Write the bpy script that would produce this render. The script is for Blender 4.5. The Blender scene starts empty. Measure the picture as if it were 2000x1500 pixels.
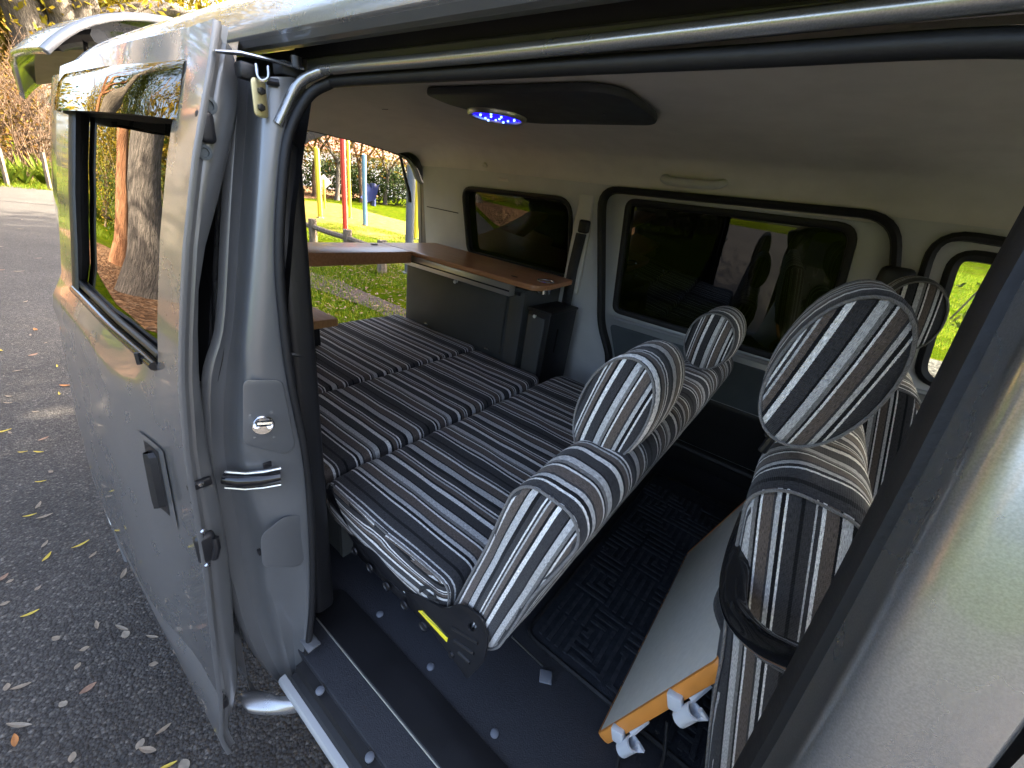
import bpy, bmesh, math, random
import numpy as np
from mathutils import Vector, Matrix, Quaternion
random.seed(7); rng = np.random.default_rng(7)
scn = bpy.context.scene
COL = scn.collection
R_ = math.radians
# ------------------------------------------------------------------ camera
FPX, PCX, PCY = 788.0, 1000.0, 750.0
_vx = np.array([-1200, -545, FPX]); _vx = _vx/np.linalg.norm(_vx)
_vz = np.array([-255, 1700, FPX]); _vz = _vz/np.linalg.norm(_vz)
AX = -_vx; AZ = -_vz; AZ = AZ - AX*(AX@AZ); AZ = AZ/np.linalg.norm(AZ); AY = np.cross(AZ, AX)
ROT = np.array([AX, AY, AZ])
CAM = np.array([0.0, -0.2, 1.56])
cd = bpy.data.cameras.new('camera'); cam = bpy.data.objects.new('camera', cd); COL.objects.link(cam)
cd.sensor_width = 36; cd.lens = 36*FPX/2000; cd.clip_start = .01; cd.clip_end = 800
_r, _u, _b = ROT[:, 0], -ROT[:, 1], -ROT[:, 2]
cam.matrix_world = Matrix(((_r[0], _u[0], _b[0], CAM[0]), (_r[1], _u[1], _b[1], CAM[1]), (_r[2], _u[2], _b[2], CAM[2]), (0, 0, 0, 1)))
scn.camera = cam
def ray(px, py):
    return ROT @ np.array([px-PCX, py-PCY, FPX])
def at(px, py, n, c):          # pixel -> the point of the plane n.p = c
    d = ray(px, py); n = np.array(n, float); t = (c-n@CAM)/(n@d); return CAM+d*t
def ax(px, py, x): return at(px, py, (1, 0, 0), x)
def ay(px, py, y): return at(px, py, (0, 1, 0), y)
def az(px, py, z): return at(px, py, (0, 0, 1), z)
# ------------------------------------------------------------------ sky, sun, exposure
SUNDIR = Vector((.40, .917, 0)).normalized(); SUN_EL = R_(32)
w = bpy.data.worlds.new('World'); scn.world = w; w.use_nodes = True
nt = w.node_tree; sky = nt.nodes.new('ShaderNodeTexSky'); sky.sky_type = 'NISHITA'; sky.sun_disc = False
sky.sun_elevation = SUN_EL; sky.sun_rotation = math.atan2(SUNDIR.x, SUNDIR.y); sky.air_density = .75; sky.dust_density = 7.0; sky.ozone_density = .0
bg = nt.nodes['Background']; bg.inputs[1].default_value = .125; nt.links.new(sky.outputs[0], bg.inputs[0])
sl = bpy.data.lights.new('sun', 'SUN'); sl.energy = 3.9; sl.angle = R_(.5); sl.color = (1, .86, .66)
so = bpy.data.objects.new('sun', sl); COL.objects.link(so)
sv = Vector((SUNDIR.x*math.cos(SUN_EL), SUNDIR.y*math.cos(SUN_EL), math.sin(SUN_EL)))
so.rotation_euler = sv.to_track_quat('Z', 'Y').to_euler(); so.location = (0, 0, 30)
scn.view_settings.view_transform = 'Standard'; scn.view_settings.look = 'None'
scn.view_settings.exposure = 3.85; scn.view_settings.gamma = 1
scn.render.engine = 'CYCLES'
scn.cycles.use_denoising = True
scn.cycles.max_bounces = 10; scn.cycles.transparent_max_bounces = 24; scn.cycles.diffuse_bounces = 5
scn.cycles.sample_clamp_indirect = 6
# ------------------------------------------------------------------ material helpers
MAT = {}
def nodes(name):
    m = bpy.data.materials.new(name); m.use_nodes = True
    t = m.node_tree; b = t.nodes['Principled BSDF']; MAT[name] = m
    return m, t, b
def N(t, kind, **kw):
    n = t.nodes.new('ShaderNode'+kind)
    for k, v in kw.items(): setattr(n, k, v)
    return n
def L(t, a, b): t.links.new(a, b)
def coords(t, scale=(1, 1, 1), kind='Object'):
    c = N(t, 'TexCoord'); mp = N(t, 'Mapping'); mp.inputs['Scale'].default_value = scale
    L(t, c.outputs[kind], mp.inputs['Vector']); return mp.outputs[0]
def noise(t, vec, scale, detail=4, rough=.6):
    n = N(t, 'TexNoise'); n.inputs['Scale'].default_value = scale; n.inputs['Detail'].default_value = detail
    n.inputs['Roughness'].default_value = rough
    if vec is not None: L(t, vec, n.inputs['Vector'])
    return n.outputs['Fac']
def ramp(t, fac, stops, interp='LINEAR'):
    r = N(t, 'ValToRGB'); r.color_ramp.interpolation = interp; e = r.color_ramp.elements
    while len(e) > 1: e.remove(e[-1])
    e[0].position = stops[0][0]; e[0].color = (*stops[0][1], 1)
    for p, c in stops[1:]:
        x = e.new(p); x.color = (*c, 1)
    L(t, fac, r.inputs[0]); return r.outputs[0]
def mix(t, fac, a, b, mode='MIX'):
    m = N(t, 'Mix', data_type='RGBA', blend_type=mode)
    for s, v in ((m.inputs[0], fac), (m.inputs[6], a), (m.inputs[7], b)):
        if hasattr(v, 'is_linked'): L(t, v, s)
        elif isinstance(v, (int, float)): s.default_value = v
        else: s.default_value = (*v, 1)
    return m.outputs[2]
def bump(t, b, h, strength=.3, dist=.01):
    n = N(t, 'Bump'); n.inputs['Strength'].default_value = strength; n.inputs['Distance'].default_value = dist
    L(t, h, n.inputs['Height']); L(t, n.outputs[0], b.inputs['Normal'])
def plain(name, col, rough=.5, metal=0, var=.15, vs=6, bs=0, bscale=200, coat=0, spec=.5, bd=.002):
    m, t, b = nodes(name)
    v = coords(t)
    f = noise(t, v, vs, 5)
    c = tuple(col); lo = tuple(x*(1-var) for x in c); hi = tuple(min(1, x*(1+var)) for x in c)
    L(t, ramp(t, f, [(.3, lo), (.7, hi)]), b.inputs['Base Color'])
    r = N(t, 'MapRange'); r.inputs[3].default_value = max(.02, rough*.85); r.inputs[4].default_value = min(1, rough*1.2)
    L(t, noise(t, v, vs*2.3, 3), r.inputs[0]); L(t, r.outputs[0], b.inputs['Roughness'])
    b.inputs['Metallic'].default_value = metal; b.inputs['Coat Weight'].default_value = coat
    b.inputs['Coat Roughness'].default_value = .06; b.inputs['Specular IOR Level'].default_value = spec
    if bs: bump(t, b, noise(t, v, bscale, 3), bs, bd)
    return m
def glass(name, tint, rough=.0, ior=1.5, coat=None):
    m = bpy.data.materials.new(name); m.use_nodes = True; t = m.node_tree; MAT[name] = m
    t.nodes.remove(t.nodes['Principled BSDF'])
    o = t.nodes['Material Output']; tr = N(t, 'BsdfTransparent'); tr.inputs[0].default_value = (*tint, 1)
    g = N(t, 'BsdfGlossy'); g.inputs['Roughness'].default_value = rough; g.inputs['Color'].default_value = (*(coat or (1, 1, 1)), 1)
    fr = N(t, 'Fresnel'); fr.inputs[0].default_value = ior
    ms = N(t, 'MixShader'); L(t, fr.outputs[0], ms.inputs[0]); L(t, tr.outputs[0], ms.inputs[1]); L(t, g.outputs[0], ms.inputs[2])
    L(t, ms.outputs[0], o.inputs[0]); return m
# silver car paint: metallic flake under clear coat, a little road dust
def paint(name, col):
    m, t, b = nodes(name); v = coords(t)
    fl = noise(t, v, 900, 1); dust = noise(t, v, 7, 6)
    base = ramp(t, fl, [(.3, tuple(x*.86 for x in col)), (.7, tuple(min(1, x*1.1) for x in col))])
    L(t, mix(t, .0, base, (.3, .28, .25)), b.inputs['Base Color'])
    b.inputs['Metallic'].default_value = .75
    L(t, ramp(t, dust, [(.35, (.26,)*3), (.75, (.31,)*3)]), b.inputs['Roughness'])
    b.inputs['Coat Weight'].default_value = .9; b.inputs['Coat Roughness'].default_value = .04
    return m
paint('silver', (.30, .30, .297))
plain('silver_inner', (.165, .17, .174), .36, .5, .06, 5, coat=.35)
plain('headliner', (.66, .63, .57), .95, 0, .05, 12, .25, 900, spec=.15)
plain('silver_lit', (.40, .41, .41), .4, .3, .05, 6, coat=.2)  # lighter copy of the inner silver, brighter light painted into its colour
plain('trim_pale', (.56, .56, .54), .7, 0, .05, 8, .2, 500, spec=.3)
plain('trim_bluegrey', (.09, .105, .112), .75, 0, .1, 9, .3, 600, spec=.3)
plain('rubber', (.009, .009, .010), .55, 0, .2, 20, .15, 300, spec=.4)
plain('black_plastic', (.011, .011, .0125), .42, 0, .2, 10, .15, 500, spec=.45)
plain('black_gloss', (.01, .01, .011), .12, 0, .1, 10, spec=.6)
plain('black_metal', (.014, .014, .016), .35, .2, .2, 12, spec=.5)
plain('lamp_dark', (.045, .05, .055), .55, 0, .1, 10, .15, 600, spec=.35)
plain('steel', (.6, .6, .6), .25, 1, .1, 20)
plain('zinc', (.55, .5, .3), .35, .9, .2, 30)
plain('dark_gap', (.02, .022, .024), .6, .2, .2, 12)
plain('board_dark', (.066, .069, .066), .5, 0, .08, 5, .15, 300, spec=.4)
plain('alu', (.62, .62, .58), .35, .85, .05, 10)
plain('clip_grey', (.55, .58, .62), .4, 0, .06, 12)
plain('tag_grey', (.12, .13, .15), .6, 0, .06, 12)
plain('knob', (.8, .8, .76), .3, 0, .05, 10)
plain('belt', (.02, .021, .023), .7, 0, .2, 60, .4, 700)
plain('yellow_sticker', (.85, .72, .03), .5, 0, .03, 20)
plain('orange_edge', (.62, .24, .045), .45, 0, .08, 15)
plain('tyre', (.015, .015, .015), .8, 0, .2, 20, .4, 60)
plain('rim', (.4, .4, .41), .35, .8, .1, 10)
glass('glass_tint', (.045, .05, .048), ior=1.5)
glass('glass_clear', (.86, .9, .88), ior=1.5)
glass('glass_door', (.025, .03, .03), ior=2.05)
glass('smoked', (.05, .045, .035), ior=2.2, coat=(1, .95, .85))
glass('glass_rear', (.5, .5, .38), ior=1.5)
# wood laminate
m, t, b = nodes('wood'); v = coords(t, (2.2, 30, 30)); f = noise(t, v, 3, 6)
L(t, ramp(t, f, [(.3, (.36, .16, .065)), (.55, (.47, .225, .10)), (.75, (.52, .265, .13))]), b.inputs['Base Color'])
b.inputs['Roughness'].default_value = .32
m, t, b = nodes('wood_oak'); v = coords(t, (2.2, 30, 30)); f = noise(t, v, 3, 6)
L(t, ramp(t, f, [(.3, (.40, .19, .07)), (.7, (.50, .26, .10))]), b.inputs['Base Color']); b.inputs['Roughness'].default_value = .65
# laminate board (white with speckle and a few scuffs)
m, t, b = nodes('board_white'); v = coords(t); f = noise(t, v, 60, 4)
sc = ramp(t, noise(t, coords(t, (3, 14, 3)), 4, 8, .75), [(.28, (.45, .44, .42)), (.36, (.9, .89, .86))])
L(t, mix(t, .85, ramp(t, f, [(.3, (.72, .71, .67)), (.7, (.80, .79, .75))]), sc, 'MULTIPLY'), b.inputs['Base Color']); b.inputs['Roughness'].default_value = .5
# floor vinyl / carpet
m, t, b = nodes('floor_vinyl'); v = coords(t); f = noise(t, v, 450, 3); g = noise(t, v, 5, 6)
L(t, mix(t, .5, ramp(t, f, [(.35, (.003, .0035, .006)), (.7, (.020, .022, .030))]), ramp(t, g, [(.3, (.005, .006, .009)), (.7, (.013, .014, .019))])), b.inputs['Base Color'])
b.inputs['Roughness'].default_value = .62; bump(t, b, f, .5, .003)
plain('mat_carpet', (.022, .024, .03), .95, 0, .3, 40, .8, 500, spec=.1, bd=.004)
plain('mat_loop', (.032, .035, .042), .95, 0, .35, 60, .9, 600, spec=.1, bd=.004)
# striped woven upholstery, u = metres across the stripes
m, t, b = nodes('stripe')
uv = N(t, 'UVMap'); sp = N(t, 'SeparateXYZ'); L(t, uv.outputs[0], sp.inputs[0])
mpn = N(t, 'Mapping'); mpn.inputs['Scale'].default_value = (900, 900, 1); L(t, uv.outputs[0], mpn.inputs[0])
nz = N(t, 'TexNoise'); nz.inputs['Scale'].default_value = 1; nz.inputs['Detail'].default_value = 2; L(t, mpn.outputs[0], nz.inputs['Vector'])
mp2 = N(t, 'Mapping'); mp2.inputs['Scale'].default_value = (1500, 160, 1); L(t, uv.outputs[0], mp2.inputs[0])
nz2 = N(t, 'TexNoise'); nz2.inputs['Scale'].default_value = 1; nz2.inputs['Detail'].default_value = 3; L(t, mp2.outputs[0], nz2.inputs['Vector'])
wob = N(t, 'Math', operation='MULTIPLY_ADD'); L(t, nz.outputs['Fac'], wob.inputs[0]); wob.inputs[1].default_value = .0030; L(t, sp.outputs[0], wob.inputs[2])
PER = .285
dv = N(t, 'Math', operation='DIVIDE'); L(t, wob.outputs[0], dv.inputs[0]); dv.inputs[1].default_value = PER
fr = N(t, 'Math', operation='FRACT'); L(t, dv.outputs[0], fr.inputs[0])
K, CH, BR, LG, WH, GR = (.008, .008, .009), (.046, .044, .045), (.125, .099, .082), (.54, .53, .515), (.85, .83, .79), (.20, .19, .18)
seq = [(9, CH), (2, WH), (3, K), (3.5, LG), (2, CH), (8, BR), (1.6, WH), (2, K), (3, GR), (6, LG), (1.5, K), (10, CH), (4.5, WH), (2.5, K), (5, BR), (2, LG), (2, CH), (1.8, WH), (6, CH), (4, K), (7, LG), (2, K), (9, BR), (2.5, WH), (3, CH), (1.6, LG), (7, CH), (3, K)]
tot = sum(a for a, _ in seq); acc = 0; st = []
for a, c in seq: st.append((acc/tot, c)); acc += a
colr = ramp(t, fr.outputs[0], st, 'CONSTANT')
mel = ramp(t, nz2.outputs['Fac'], [(.32, (.30,)*3), (.50, (.85,)*3), (.66, (1.3,)*3)])
L(t, mix(t, 1.0, colr, mel, 'MULTIPLY'), b.inputs['Base Color'])
b.inputs['Roughness'].default_value = .95; b.inputs['Specular IOR Level'].default_value = .15
b.inputs['Sheen Weight'].default_value = .12; b.inputs['Sheen Roughness'].default_value = .5
# fine rib across the stripes
rb = N(t, 'Math', operation='SINE'); ml = N(t, 'Math', operation='MULTIPLY'); L(t, sp.outputs[1], ml.inputs[0]); ml.inputs[1].default_value = 2600
L(t, ml.outputs[0], rb.inputs[0]); ad = N(t, 'Math', operation='MULTIPLY_ADD'); L(t, nz.outputs['Fac'], ad.inputs[0]); ad.inputs[1].default_value = 2.0; L(t, rb.outputs[0], ad.inputs[2])
bump(t, b, ad.outputs[0], .35, .0015)
# ------------------------------------------------------------------ mesh helpers
def obj(name, me, mat, parent=None, smooth=True, sharp=40):
    o = bpy.data.objects.new(name, me); COL.objects.link(o)
    if mat is not None and not me.materials: me.materials.append(MAT[mat] if isinstance(mat, str) else mat)
    if smooth:
        me.polygons.foreach_set('use_smooth', [True]*len(me.polygons))
        try: me.set_sharp_from_angle(angle=R_(sharp))
        except Exception: pass
    if parent is not None:
        o.parent = parent; o.matrix_parent_inverse = parent_world(parent).inverted()
    return o
def parent_world(p):
    mtx = p.matrix_basis.copy()
    if p.parent is not None: mtx = parent_world(p.parent) @ p.matrix_parent_inverse @ mtx
    return mtx
def mesh(name, vs, fs, mat, parent=None, smooth=True, sharp=40):
    me = bpy.data.meshes.new(name); me.from_pydata([tuple(map(float, v)) for v in vs], [], fs); me.validate(); me.update()
    bm = bmesh.new(); bm.from_mesh(me); bmesh.ops.remove_doubles(bm, verts=bm.verts, dist=1e-5); bmesh.ops.recalc_face_normals(bm, faces=bm.faces); bm.to_mesh(me); bm.free()
    return obj(name, me, mat, parent, smooth, sharp)
def empty(name, loc, label=None, cat=None, group=None):
    o = bpy.data.objects.new(name, None); COL.objects.link(o); o.location = loc; o.empty_display_size = .1
    tag(o, label, cat, group); return o
def tag(o, label=None, cat=None, group=None, kind=None):
    for k, v in (('label', label), ('category', cat), ('group', group), ('kind', kind)):
        if v: o[k] = v
    return o
def join(parts):
    vs, fs = [], []
    for v, f in parts:
        n = len(vs); vs += list(v); fs += [tuple(i+n for i in q) for q in f]
    return vs, fs
def grid(rows, close_u=False, close_v=False):      # rows of points -> quads
    nr, nc = len(rows), len(rows[0]); vs = [p for r in rows for p in r]; fs = []
    for i in range(nr-(0 if close_v else 1)):
        for j in range(nc-(0 if close_u else 1)):
            a, b_ = i*nc+j, i*nc+(j+1) % nc; c, d = ((i+1) % nr)*nc+(j+1) % nc, ((i+1) % nr)*nc+j
            fs.append((a, b_, c, d))
    return vs, fs
def spline(pts, n=6):                              # Catmull-Rom through the points
    P = [np.array(p, float) for p in pts]; P = [2*P[0]-P[1]]+P+[2*P[-1]-P[-2]]; out = []
    for i in range(1, len(P)-2):
        for k in range(n):
            s = k/n; a, b_, c, d = P[i-1:i+3]
            out.append(.5*((2*b_)+(c-a)*s+(2*a-5*b_+4*c-d)*s*s+(-a+3*b_-3*c+d)*s**3))
    out.append(P[-2]); return out
def tube(pts, r, seg=10, caps=True, flat=1.0, up=None):
    P = [np.array(p, float) for p in pts]; rows = []
    rr = r if hasattr(r, '__len__') else [r]*len(P)
    ref = None
    for i, p in enumerate(P):
        tg = P[min(i+1, len(P)-1)]-P[max(i-1, 0)]; tg = tg/(np.linalg.norm(tg)+1e-9)
        if ref is None:
            ref = np.array(up if up is not None else ((0, 0, 1) if abs(tg[2]) < .9 else (0, 1, 0)), float)
        a = np.cross(tg, ref); a = a/(np.linalg.norm(a)+1e-9); b_ = np.cross(a, tg); ref = b_
        rows.append([p+rr[i]*(math.cos(k*2*math.pi/seg)*a+flat*math.sin(k*2*math.pi/seg)*b_) for k in range(seg)])
    vs, fs = grid(rows, close_u=True)
    if caps:
        n = len(vs); fs.append(tuple(range(seg))[::-1]); fs.append(tuple(range(n-seg, n)))
    return vs, fs
def box(c, s, M=None):
    x, y, z = [q/2 for q in s]; vs = [Vector((i*x, j*y, k*z)) for i in (-1, 1) for j in (-1, 1) for k in (-1, 1)]
    if M is not None: vs = [M @ v for v in vs]
    vs = [tuple(Vector(c)+v) for v in vs]
    return vs, [(0, 1, 3, 2), (4, 6, 7, 5), (0, 4, 5, 1), (2, 3, 7, 6), (0, 2, 6, 4), (1, 5, 7, 3)]
def rbox(name, c, s, mat, parent=None, r=.006, seg=2, M=None):
    vs, fs = box((0, 0, 0), s); me = bpy.data.meshes.new(name); me.from_pydata(vs, [], fs)
    bm = bmesh.new(); bm.from_mesh(me); bmesh.ops.recalc_face_normals(bm, faces=bm.faces)
    if r: bmesh.ops.bevel(bm, geom=list(bm.edges), offset=min(r, min(s)*.45), segments=seg, affect='EDGES', profile=.5)
    bm.transform(Matrix.Translation(Vector(tuple(map(float, c)))) @ (M.to_4x4() if M is not None else Matrix()))
    bm.to_mesh(me); bm.free(); return obj(name, me, mat, parent, True, 35)
def rpoly(pts, r, n=6):                            # polygon with rounded corners
    out = []; m_ = len(pts); rr = r if hasattr(r, '__len__') else [r]*m_
    for i in range(m_):
        a, b_, c = [np.array(pts[(i+k) % m_], float) for k in (-1, 0, 1)]
        u, v_ = a-b_, c-b_; lu, lv = np.linalg.norm(u), np.linalg.norm(v_); u, v_ = u/lu, v_/lv
        d = min(rr[i], lu*.48, lv*.48)
        for k in range(n+1):
            s = k/n; out.append(tuple((1-s)**2*(b_+u*d)+2*s*(1-s)*b_+s*s*(b_+v_*d)))
    return out
def panel(name, outer, holes, thick, to3d, mat, parent=None, bev=.004):
    """flat sheet with holes: outline in (a, b), to3d(a, b, depth) -> point"""
    cu = bpy.data.curves.new(name, 'CURVE'); cu.dimensions = '2D'; cu.fill_mode = 'BOTH'
    cu.extrude = max(.0005, thick/2-bev); cu.bevel_depth = bev; cu.bevel_resolution = 1; cu.offset = -bev
    for lp in [outer]+list(holes):
        s = cu.splines.new('POLY'); s.points.add(len(lp)-1); s.use_cyclic_u = True
        for p, q in zip(s.points, lp): p.co = (q[0], q[1], 0, 1)
    o = bpy.data.objects.new(name+'_c', cu); COL.objects.link(o)
    me = bpy.data.meshes.new_from_object(o); bpy.data.objects.remove(o)
    for v in me.vertices: v.co = Vector(tuple(map(float, to3d(v.co.x, v.co.y, v.co.z))))
    bm = bmesh.new(); bm.from_mesh(me); bmesh.ops.remove_doubles(bm, verts=bm.verts, dist=1e-5); bmesh.ops.recalc_face_normals(bm, faces=bm.faces); bm.to_mesh(me); bm.free()
    me.materials.clear(); me.name = name
    return obj(name, me, mat, parent, True, 30)
def band(lp, to3d, prof):                          # closed loop of (a,b) swept with a small section [(inset, depth), ...]
    P = [np.array(p, float) for p in lp]; n = len(P); rows = []
    for d in prof: rows.append([])
    area = sum(P[i][0]*P[(i+1) % n][1]-P[(i+1) % n][0]*P[i][1] for i in range(n)); sg = 1 if area > 0 else -1
    for i in range(n):
        tg = P[(i+1) % n]-P[i-1]; tg = tg/(np.linalg.norm(tg)+1e-9); nn = np.array([-tg[1], tg[0]])*sg
        for k, (ins, dp) in enumerate(prof):
            q = P[i]+nn*ins; rows[k].append(to3d(q[0], q[1], dp))
    return grid(rows, close_u=True)
def lathe(prof, c, axis=(0, 0, 1), seg=20):
    q = Vector((0, 0, 1)).rotation_difference(Vector(axis)); rows = []
    for r, h in prof: rows.append([tuple(Vector(c)+q @ Vector((r*math.cos(k*2*math.pi/seg), r*math.sin(k*2*math.pi/seg), h))) for k in range(seg)])
    return grid(rows, close_u=True)
def cushion(name, prof, y0, y1, parent, re=.02, dome=.008, mat='stripe', pipe=.0, ny=10, lump=.002, M=None, uoff=0.0, seed=0, vert_axis=None):
    """upholstered block: section prof [(a, b)] in the x-z plane carried along y, soft ends; stripes run round it and along its ends"""
    P = np.array(prof); cen = P.mean(0); n = len(P); rows = []; ys = []; rs = np.random.default_rng(seed)
    ph = rs.uniform(0, 6.28, 8)
    def ring(y, inset, sc=None):
        d = P-cen; ln = np.linalg.norm(d, axis=1, keepdims=True)
        q = cen+d*((ln-inset)/ln) if sc is None else cen+d*sc*((ln-re)/ln)
        lp_ = lump*(np.sin(23*y+ph[0])*np.sin(9*q[:, 0]+ph[1])+.6*np.sin(47*y+ph[2]+31*q[:, 0]))
        q = q+(d/ln)*lp_[:, None] if sc is None else q
        return [(a, y, b_) for a, b_ in q]
    ends = [(0., re), (.12, re*.62), (.4, re*.2), (1., 0.)]
    rows += [ring(y0-dome*(1-s*s), 0, s) for s in (.02, .4, .75)]
    rows += [ring(y0+re*e, i) for e, i in ends]
    for k in range(1, ny): rows.append(ring(y0+re+(y1-y0-2*re)*k/ny, 0))
    rows += [ring(y1-re*e, i) for e, i in ends[::-1]]
    rows += [ring(y1+dome*(1-s*s), 0, s) for s in (.75, .4, .02)]
    vs, fs = grid(rows, close_u=True); me = bpy.data.meshes.new(name)
    nr = len(rows); fs = fs+[tuple(range(n)), tuple(range((nr-1)*n, nr*n))[::-1]]
    me.from_pydata([tuple(map(float, v)) for v in vs], [], fs); me.update()
    bm = bmesh.new(); bm.from_mesh(me); bmesh.ops.recalc_face_normals(bm, faces=bm.faces); bm.to_mesh(me); bm.free()
    # principal axes of the section: long axis l, thin axis s
    if vert_axis is None:
        ev, evec = np.linalg.eigh(np.cov((P-cen).T)); thin, lng = evec[:, 0], evec[:, 1]
    else:
        lng = np.array(vert_axis, float); lng = lng/np.linalg.norm(lng); thin = np.array([-lng[1], lng[0]])
    seglen = np.r_[0, np.cumsum(np.linalg.norm(np.diff(np.vstack([P, P[:1]]), axis=0), axis=1))]
    uvl = me.uv_layers.new(name='UVMap')
    for p in me.polygons:
        cap = abs(p.normal.y) > .72
        js = [vi % n for vi in p.vertices]; wrap = max(js)-min(js) > n//2
        for li, vi, j in zip(p.loop_indices, p.vertices, js):
            co = me.vertices[vi].co; q = np.array([co.x, co.z])-cen
            if cap: uvl.data[li].uv = (float(q@thin)*1.7+.37+uoff, float(q@lng))
            else: uvl.data[li].uv = (co.y+uoff, seglen[j]+(seglen[-1] if wrap and j < n//2 else 0))
    if M is not None: me.transform(M)
    o = obj(name, me, mat, parent, True, 75)
    if pipe:
        for yy, tagn in ((y0+re*.25, 0), (y1-re*.25, 1)):
            lp = ring(yy, re*.22); lp = lp+[lp[0]]
            v2, f2 = tube(lp, pipe, 6, False, up=(0, 1, 0))
            po = mesh('piping', v2, f2, None, o); me2 = po.data; ul = me2.uv_layers.new(name='UVMap')
            for l in me2.loops: ul.data[l.index].uv = (PER*.284+.0020*math.sin(l.vertex_index*.35), .02*l.vertex_index)
            me2.materials.append(MAT['stripe'])
            if M is not None: me2.transform(M)
    return o
# ================================================================== ground under the van (big sheets come first)
def zg(x, y):
    return 0.0
# ================================================================== THE VAN
van = empty('camper_van', (-.4, .8, 0), 'silver camper van with its side door slid open and tailgate raised', 'van')
ZB = [.36, .42, .64, .9, 1.06, 1.27, 1.4, 1.5, 1.62, 1.70]
YB = [-.028, -.046, -.04, -.018, -.005, .012, .03, .05, .078, .10]
def yb(z): return float(np.interp(z, ZB, YB))
XF, XR = 1.18, -2.12
# ---- roof skin, gutter lip, door track: one section swept along x
def xsweep(name, sec, xs, mat, parent, zfun=None, sharp=28):
    rows = []
    for x in xs: rows.append([(x, y, z+(zfun(x, y) if zfun else 0)) for y, z in sec])
    vs, fs = grid(rows); return mesh(name, vs, fs, mat, parent, True, sharp)
def rooff(x, y): return -.06*max(0, (-1.5-x)/.6)**2-.05*max(0, (x-.5)/.7)**2
xs_roof = list(np.linspace(XR-.02, XF, 24))
sec = [(p[0], p[1]) for p in spline([(.100, 1.6975), (.097, 1.703), (.104, 1.722), (.14, 1.765), (.22, 1.805), (.4, 1.84), (.85, 1.862), (1.3, 1.84), (1.48, 1.805), (1.56, 1.765), (1.60, 1.70)], 4)]
xsweep('roof_panel', sec, xs_roof, 'silver', van, rooff)
gut = [(.100, 1.6975), (.106, 1.692), (.112, 1.690), (.128, 1.6935), (.1285, 1.702), (.142, 1.7025)]
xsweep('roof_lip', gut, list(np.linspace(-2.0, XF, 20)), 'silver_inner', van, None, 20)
trk = [(.142, 1.7025), (.152, 1.716), (.172, 1.712), (.172, 1.698)]
xsweep('door_track', trk, list(np.linspace(-.72, XF, 16)), 'dark_gap', van)
fl = [(.172, 1.698), (.160, 1.694), (.1575, 1.6915), (.1565, 1.683), (.158, 1.678)]
xsweep('track_face', fl, list(np.linspace(-.66, .5, 16)), 'silver_inner', van, None, 20)
# bright door-aperture rail and rubber seal follow the opening: down the rear pillar, over the top, down the front pillar
sealpix = [(585, 1335), (600, 1240), (606, 1150), (603, 1030), (592, 900), (562, 750), (545, 620), (537, 500), (543, 360), (556, 262)]
seal_c = [ax(px, py, -.64) for px, py in sealpix]
seal_c += [np.array([-.632, .133, 1.642]), np.array([-.61, .150, 1.661]), np.array([-.57, .155, 1.6655]), np.array([-.3, .156, 1.667]), np.array([-.1, .156, 1.667]), np.array([.04, .156, 1.666]),
           np.array([.085, .152, 1.650]), np.array([.094, .128, 1.58]), np.array([.090, .100, 1.45]), np.array([.092, .087, 1.32]), np.array([.094, .075, 1.15]), np.array([.096, .068, .9]), np.array([.094, .06, .6]), np.array([.05, .05, .49]), np.array([-.3, .046, .487]), np.array([-.6, .046, .487])]
sc_ = spline(seal_c, 7)
vs, fs = tube([p+np.array([0, .006, .001]) for p in sc_], .0068, 10, up=(1, 0, 0)); mesh('door_seal', vs, fs, 'rubber', van)
rail = spline(seal_c[9:14]+[np.array([.06, .154, 1.672])], 8)
vs, fs = tube([p+np.array([-.004*(i < 14), -.006, .0105]) for i, p in enumerate(rail)], .0062, 10, up=(1, 0, 0)); mesh('aperture_rail', vs, fs, 'silver', van)
# ---- rear pillar of the doorway (jamb): outer corner, crease, inner edge, row by row
rows_px = [(150, 466, 502, 590), (210, 464, 502, 572), (262, 460, 498, 552), (400, 450, 490, 538), (550, 443, 480, 534), (660, 438, 470, 540), (700, 434, 468, 547), (745, 424, 472, 556), (800, 424, 462, 566), (880, 428, 462, 586), (915, 432, 470, 592),
           (950, 438, 476, 596), (990, 442, 486, 600), (1040, 446, 512, 602), (1100, 452, 508, 604), (1150, 458, 512, 605), (1200, 466, 530, 603), (1260, 488, 545, 598), (1310, 520, 560, 589), (1345, 556, 572, 583)]
rows = []
for py, a, b_, c in rows_px:
    a -= 16*(py > 690 and py < 1150)
    A = ax(a, py, -.705); dep = -.668 if py < 700 else (-.676 if py < 900 else -.69); B = ax(b_, py, dep); C_ = ax(c-3, py, -.642)
    B2 = ax(b_+8, py, -.652 if py < 900 else -.672); A2 = ax(a+.5*(b_-a), py, -.742 if py < 900 else -.725)
    M1 = ax(.5*(b_+8+c-3), py, -.645 if py < 930 else -.668+.018*math.sin((py-930)/410*6.0))
    D = A+np.array([-.022, -.004, 0])
    rows.append([D, A, A2, B, B2, M1, C_, C_+np.array([-.004, .014, 0])])
ql = [[ax(a-70, py, -.80)+np.array([0, .0, 0]), ax(a-30, py, -.735), ax(a+2, py, -.722)] for py, a, b_, c in rows_px[1:8]]
mesh('quarter_window_edge', *grid(ql), 'black_gloss', van)
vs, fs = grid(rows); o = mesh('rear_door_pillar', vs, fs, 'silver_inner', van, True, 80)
md = o.modifiers.new('sub', 'SUBSURF'); md.levels = md.render_levels = 1
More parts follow.
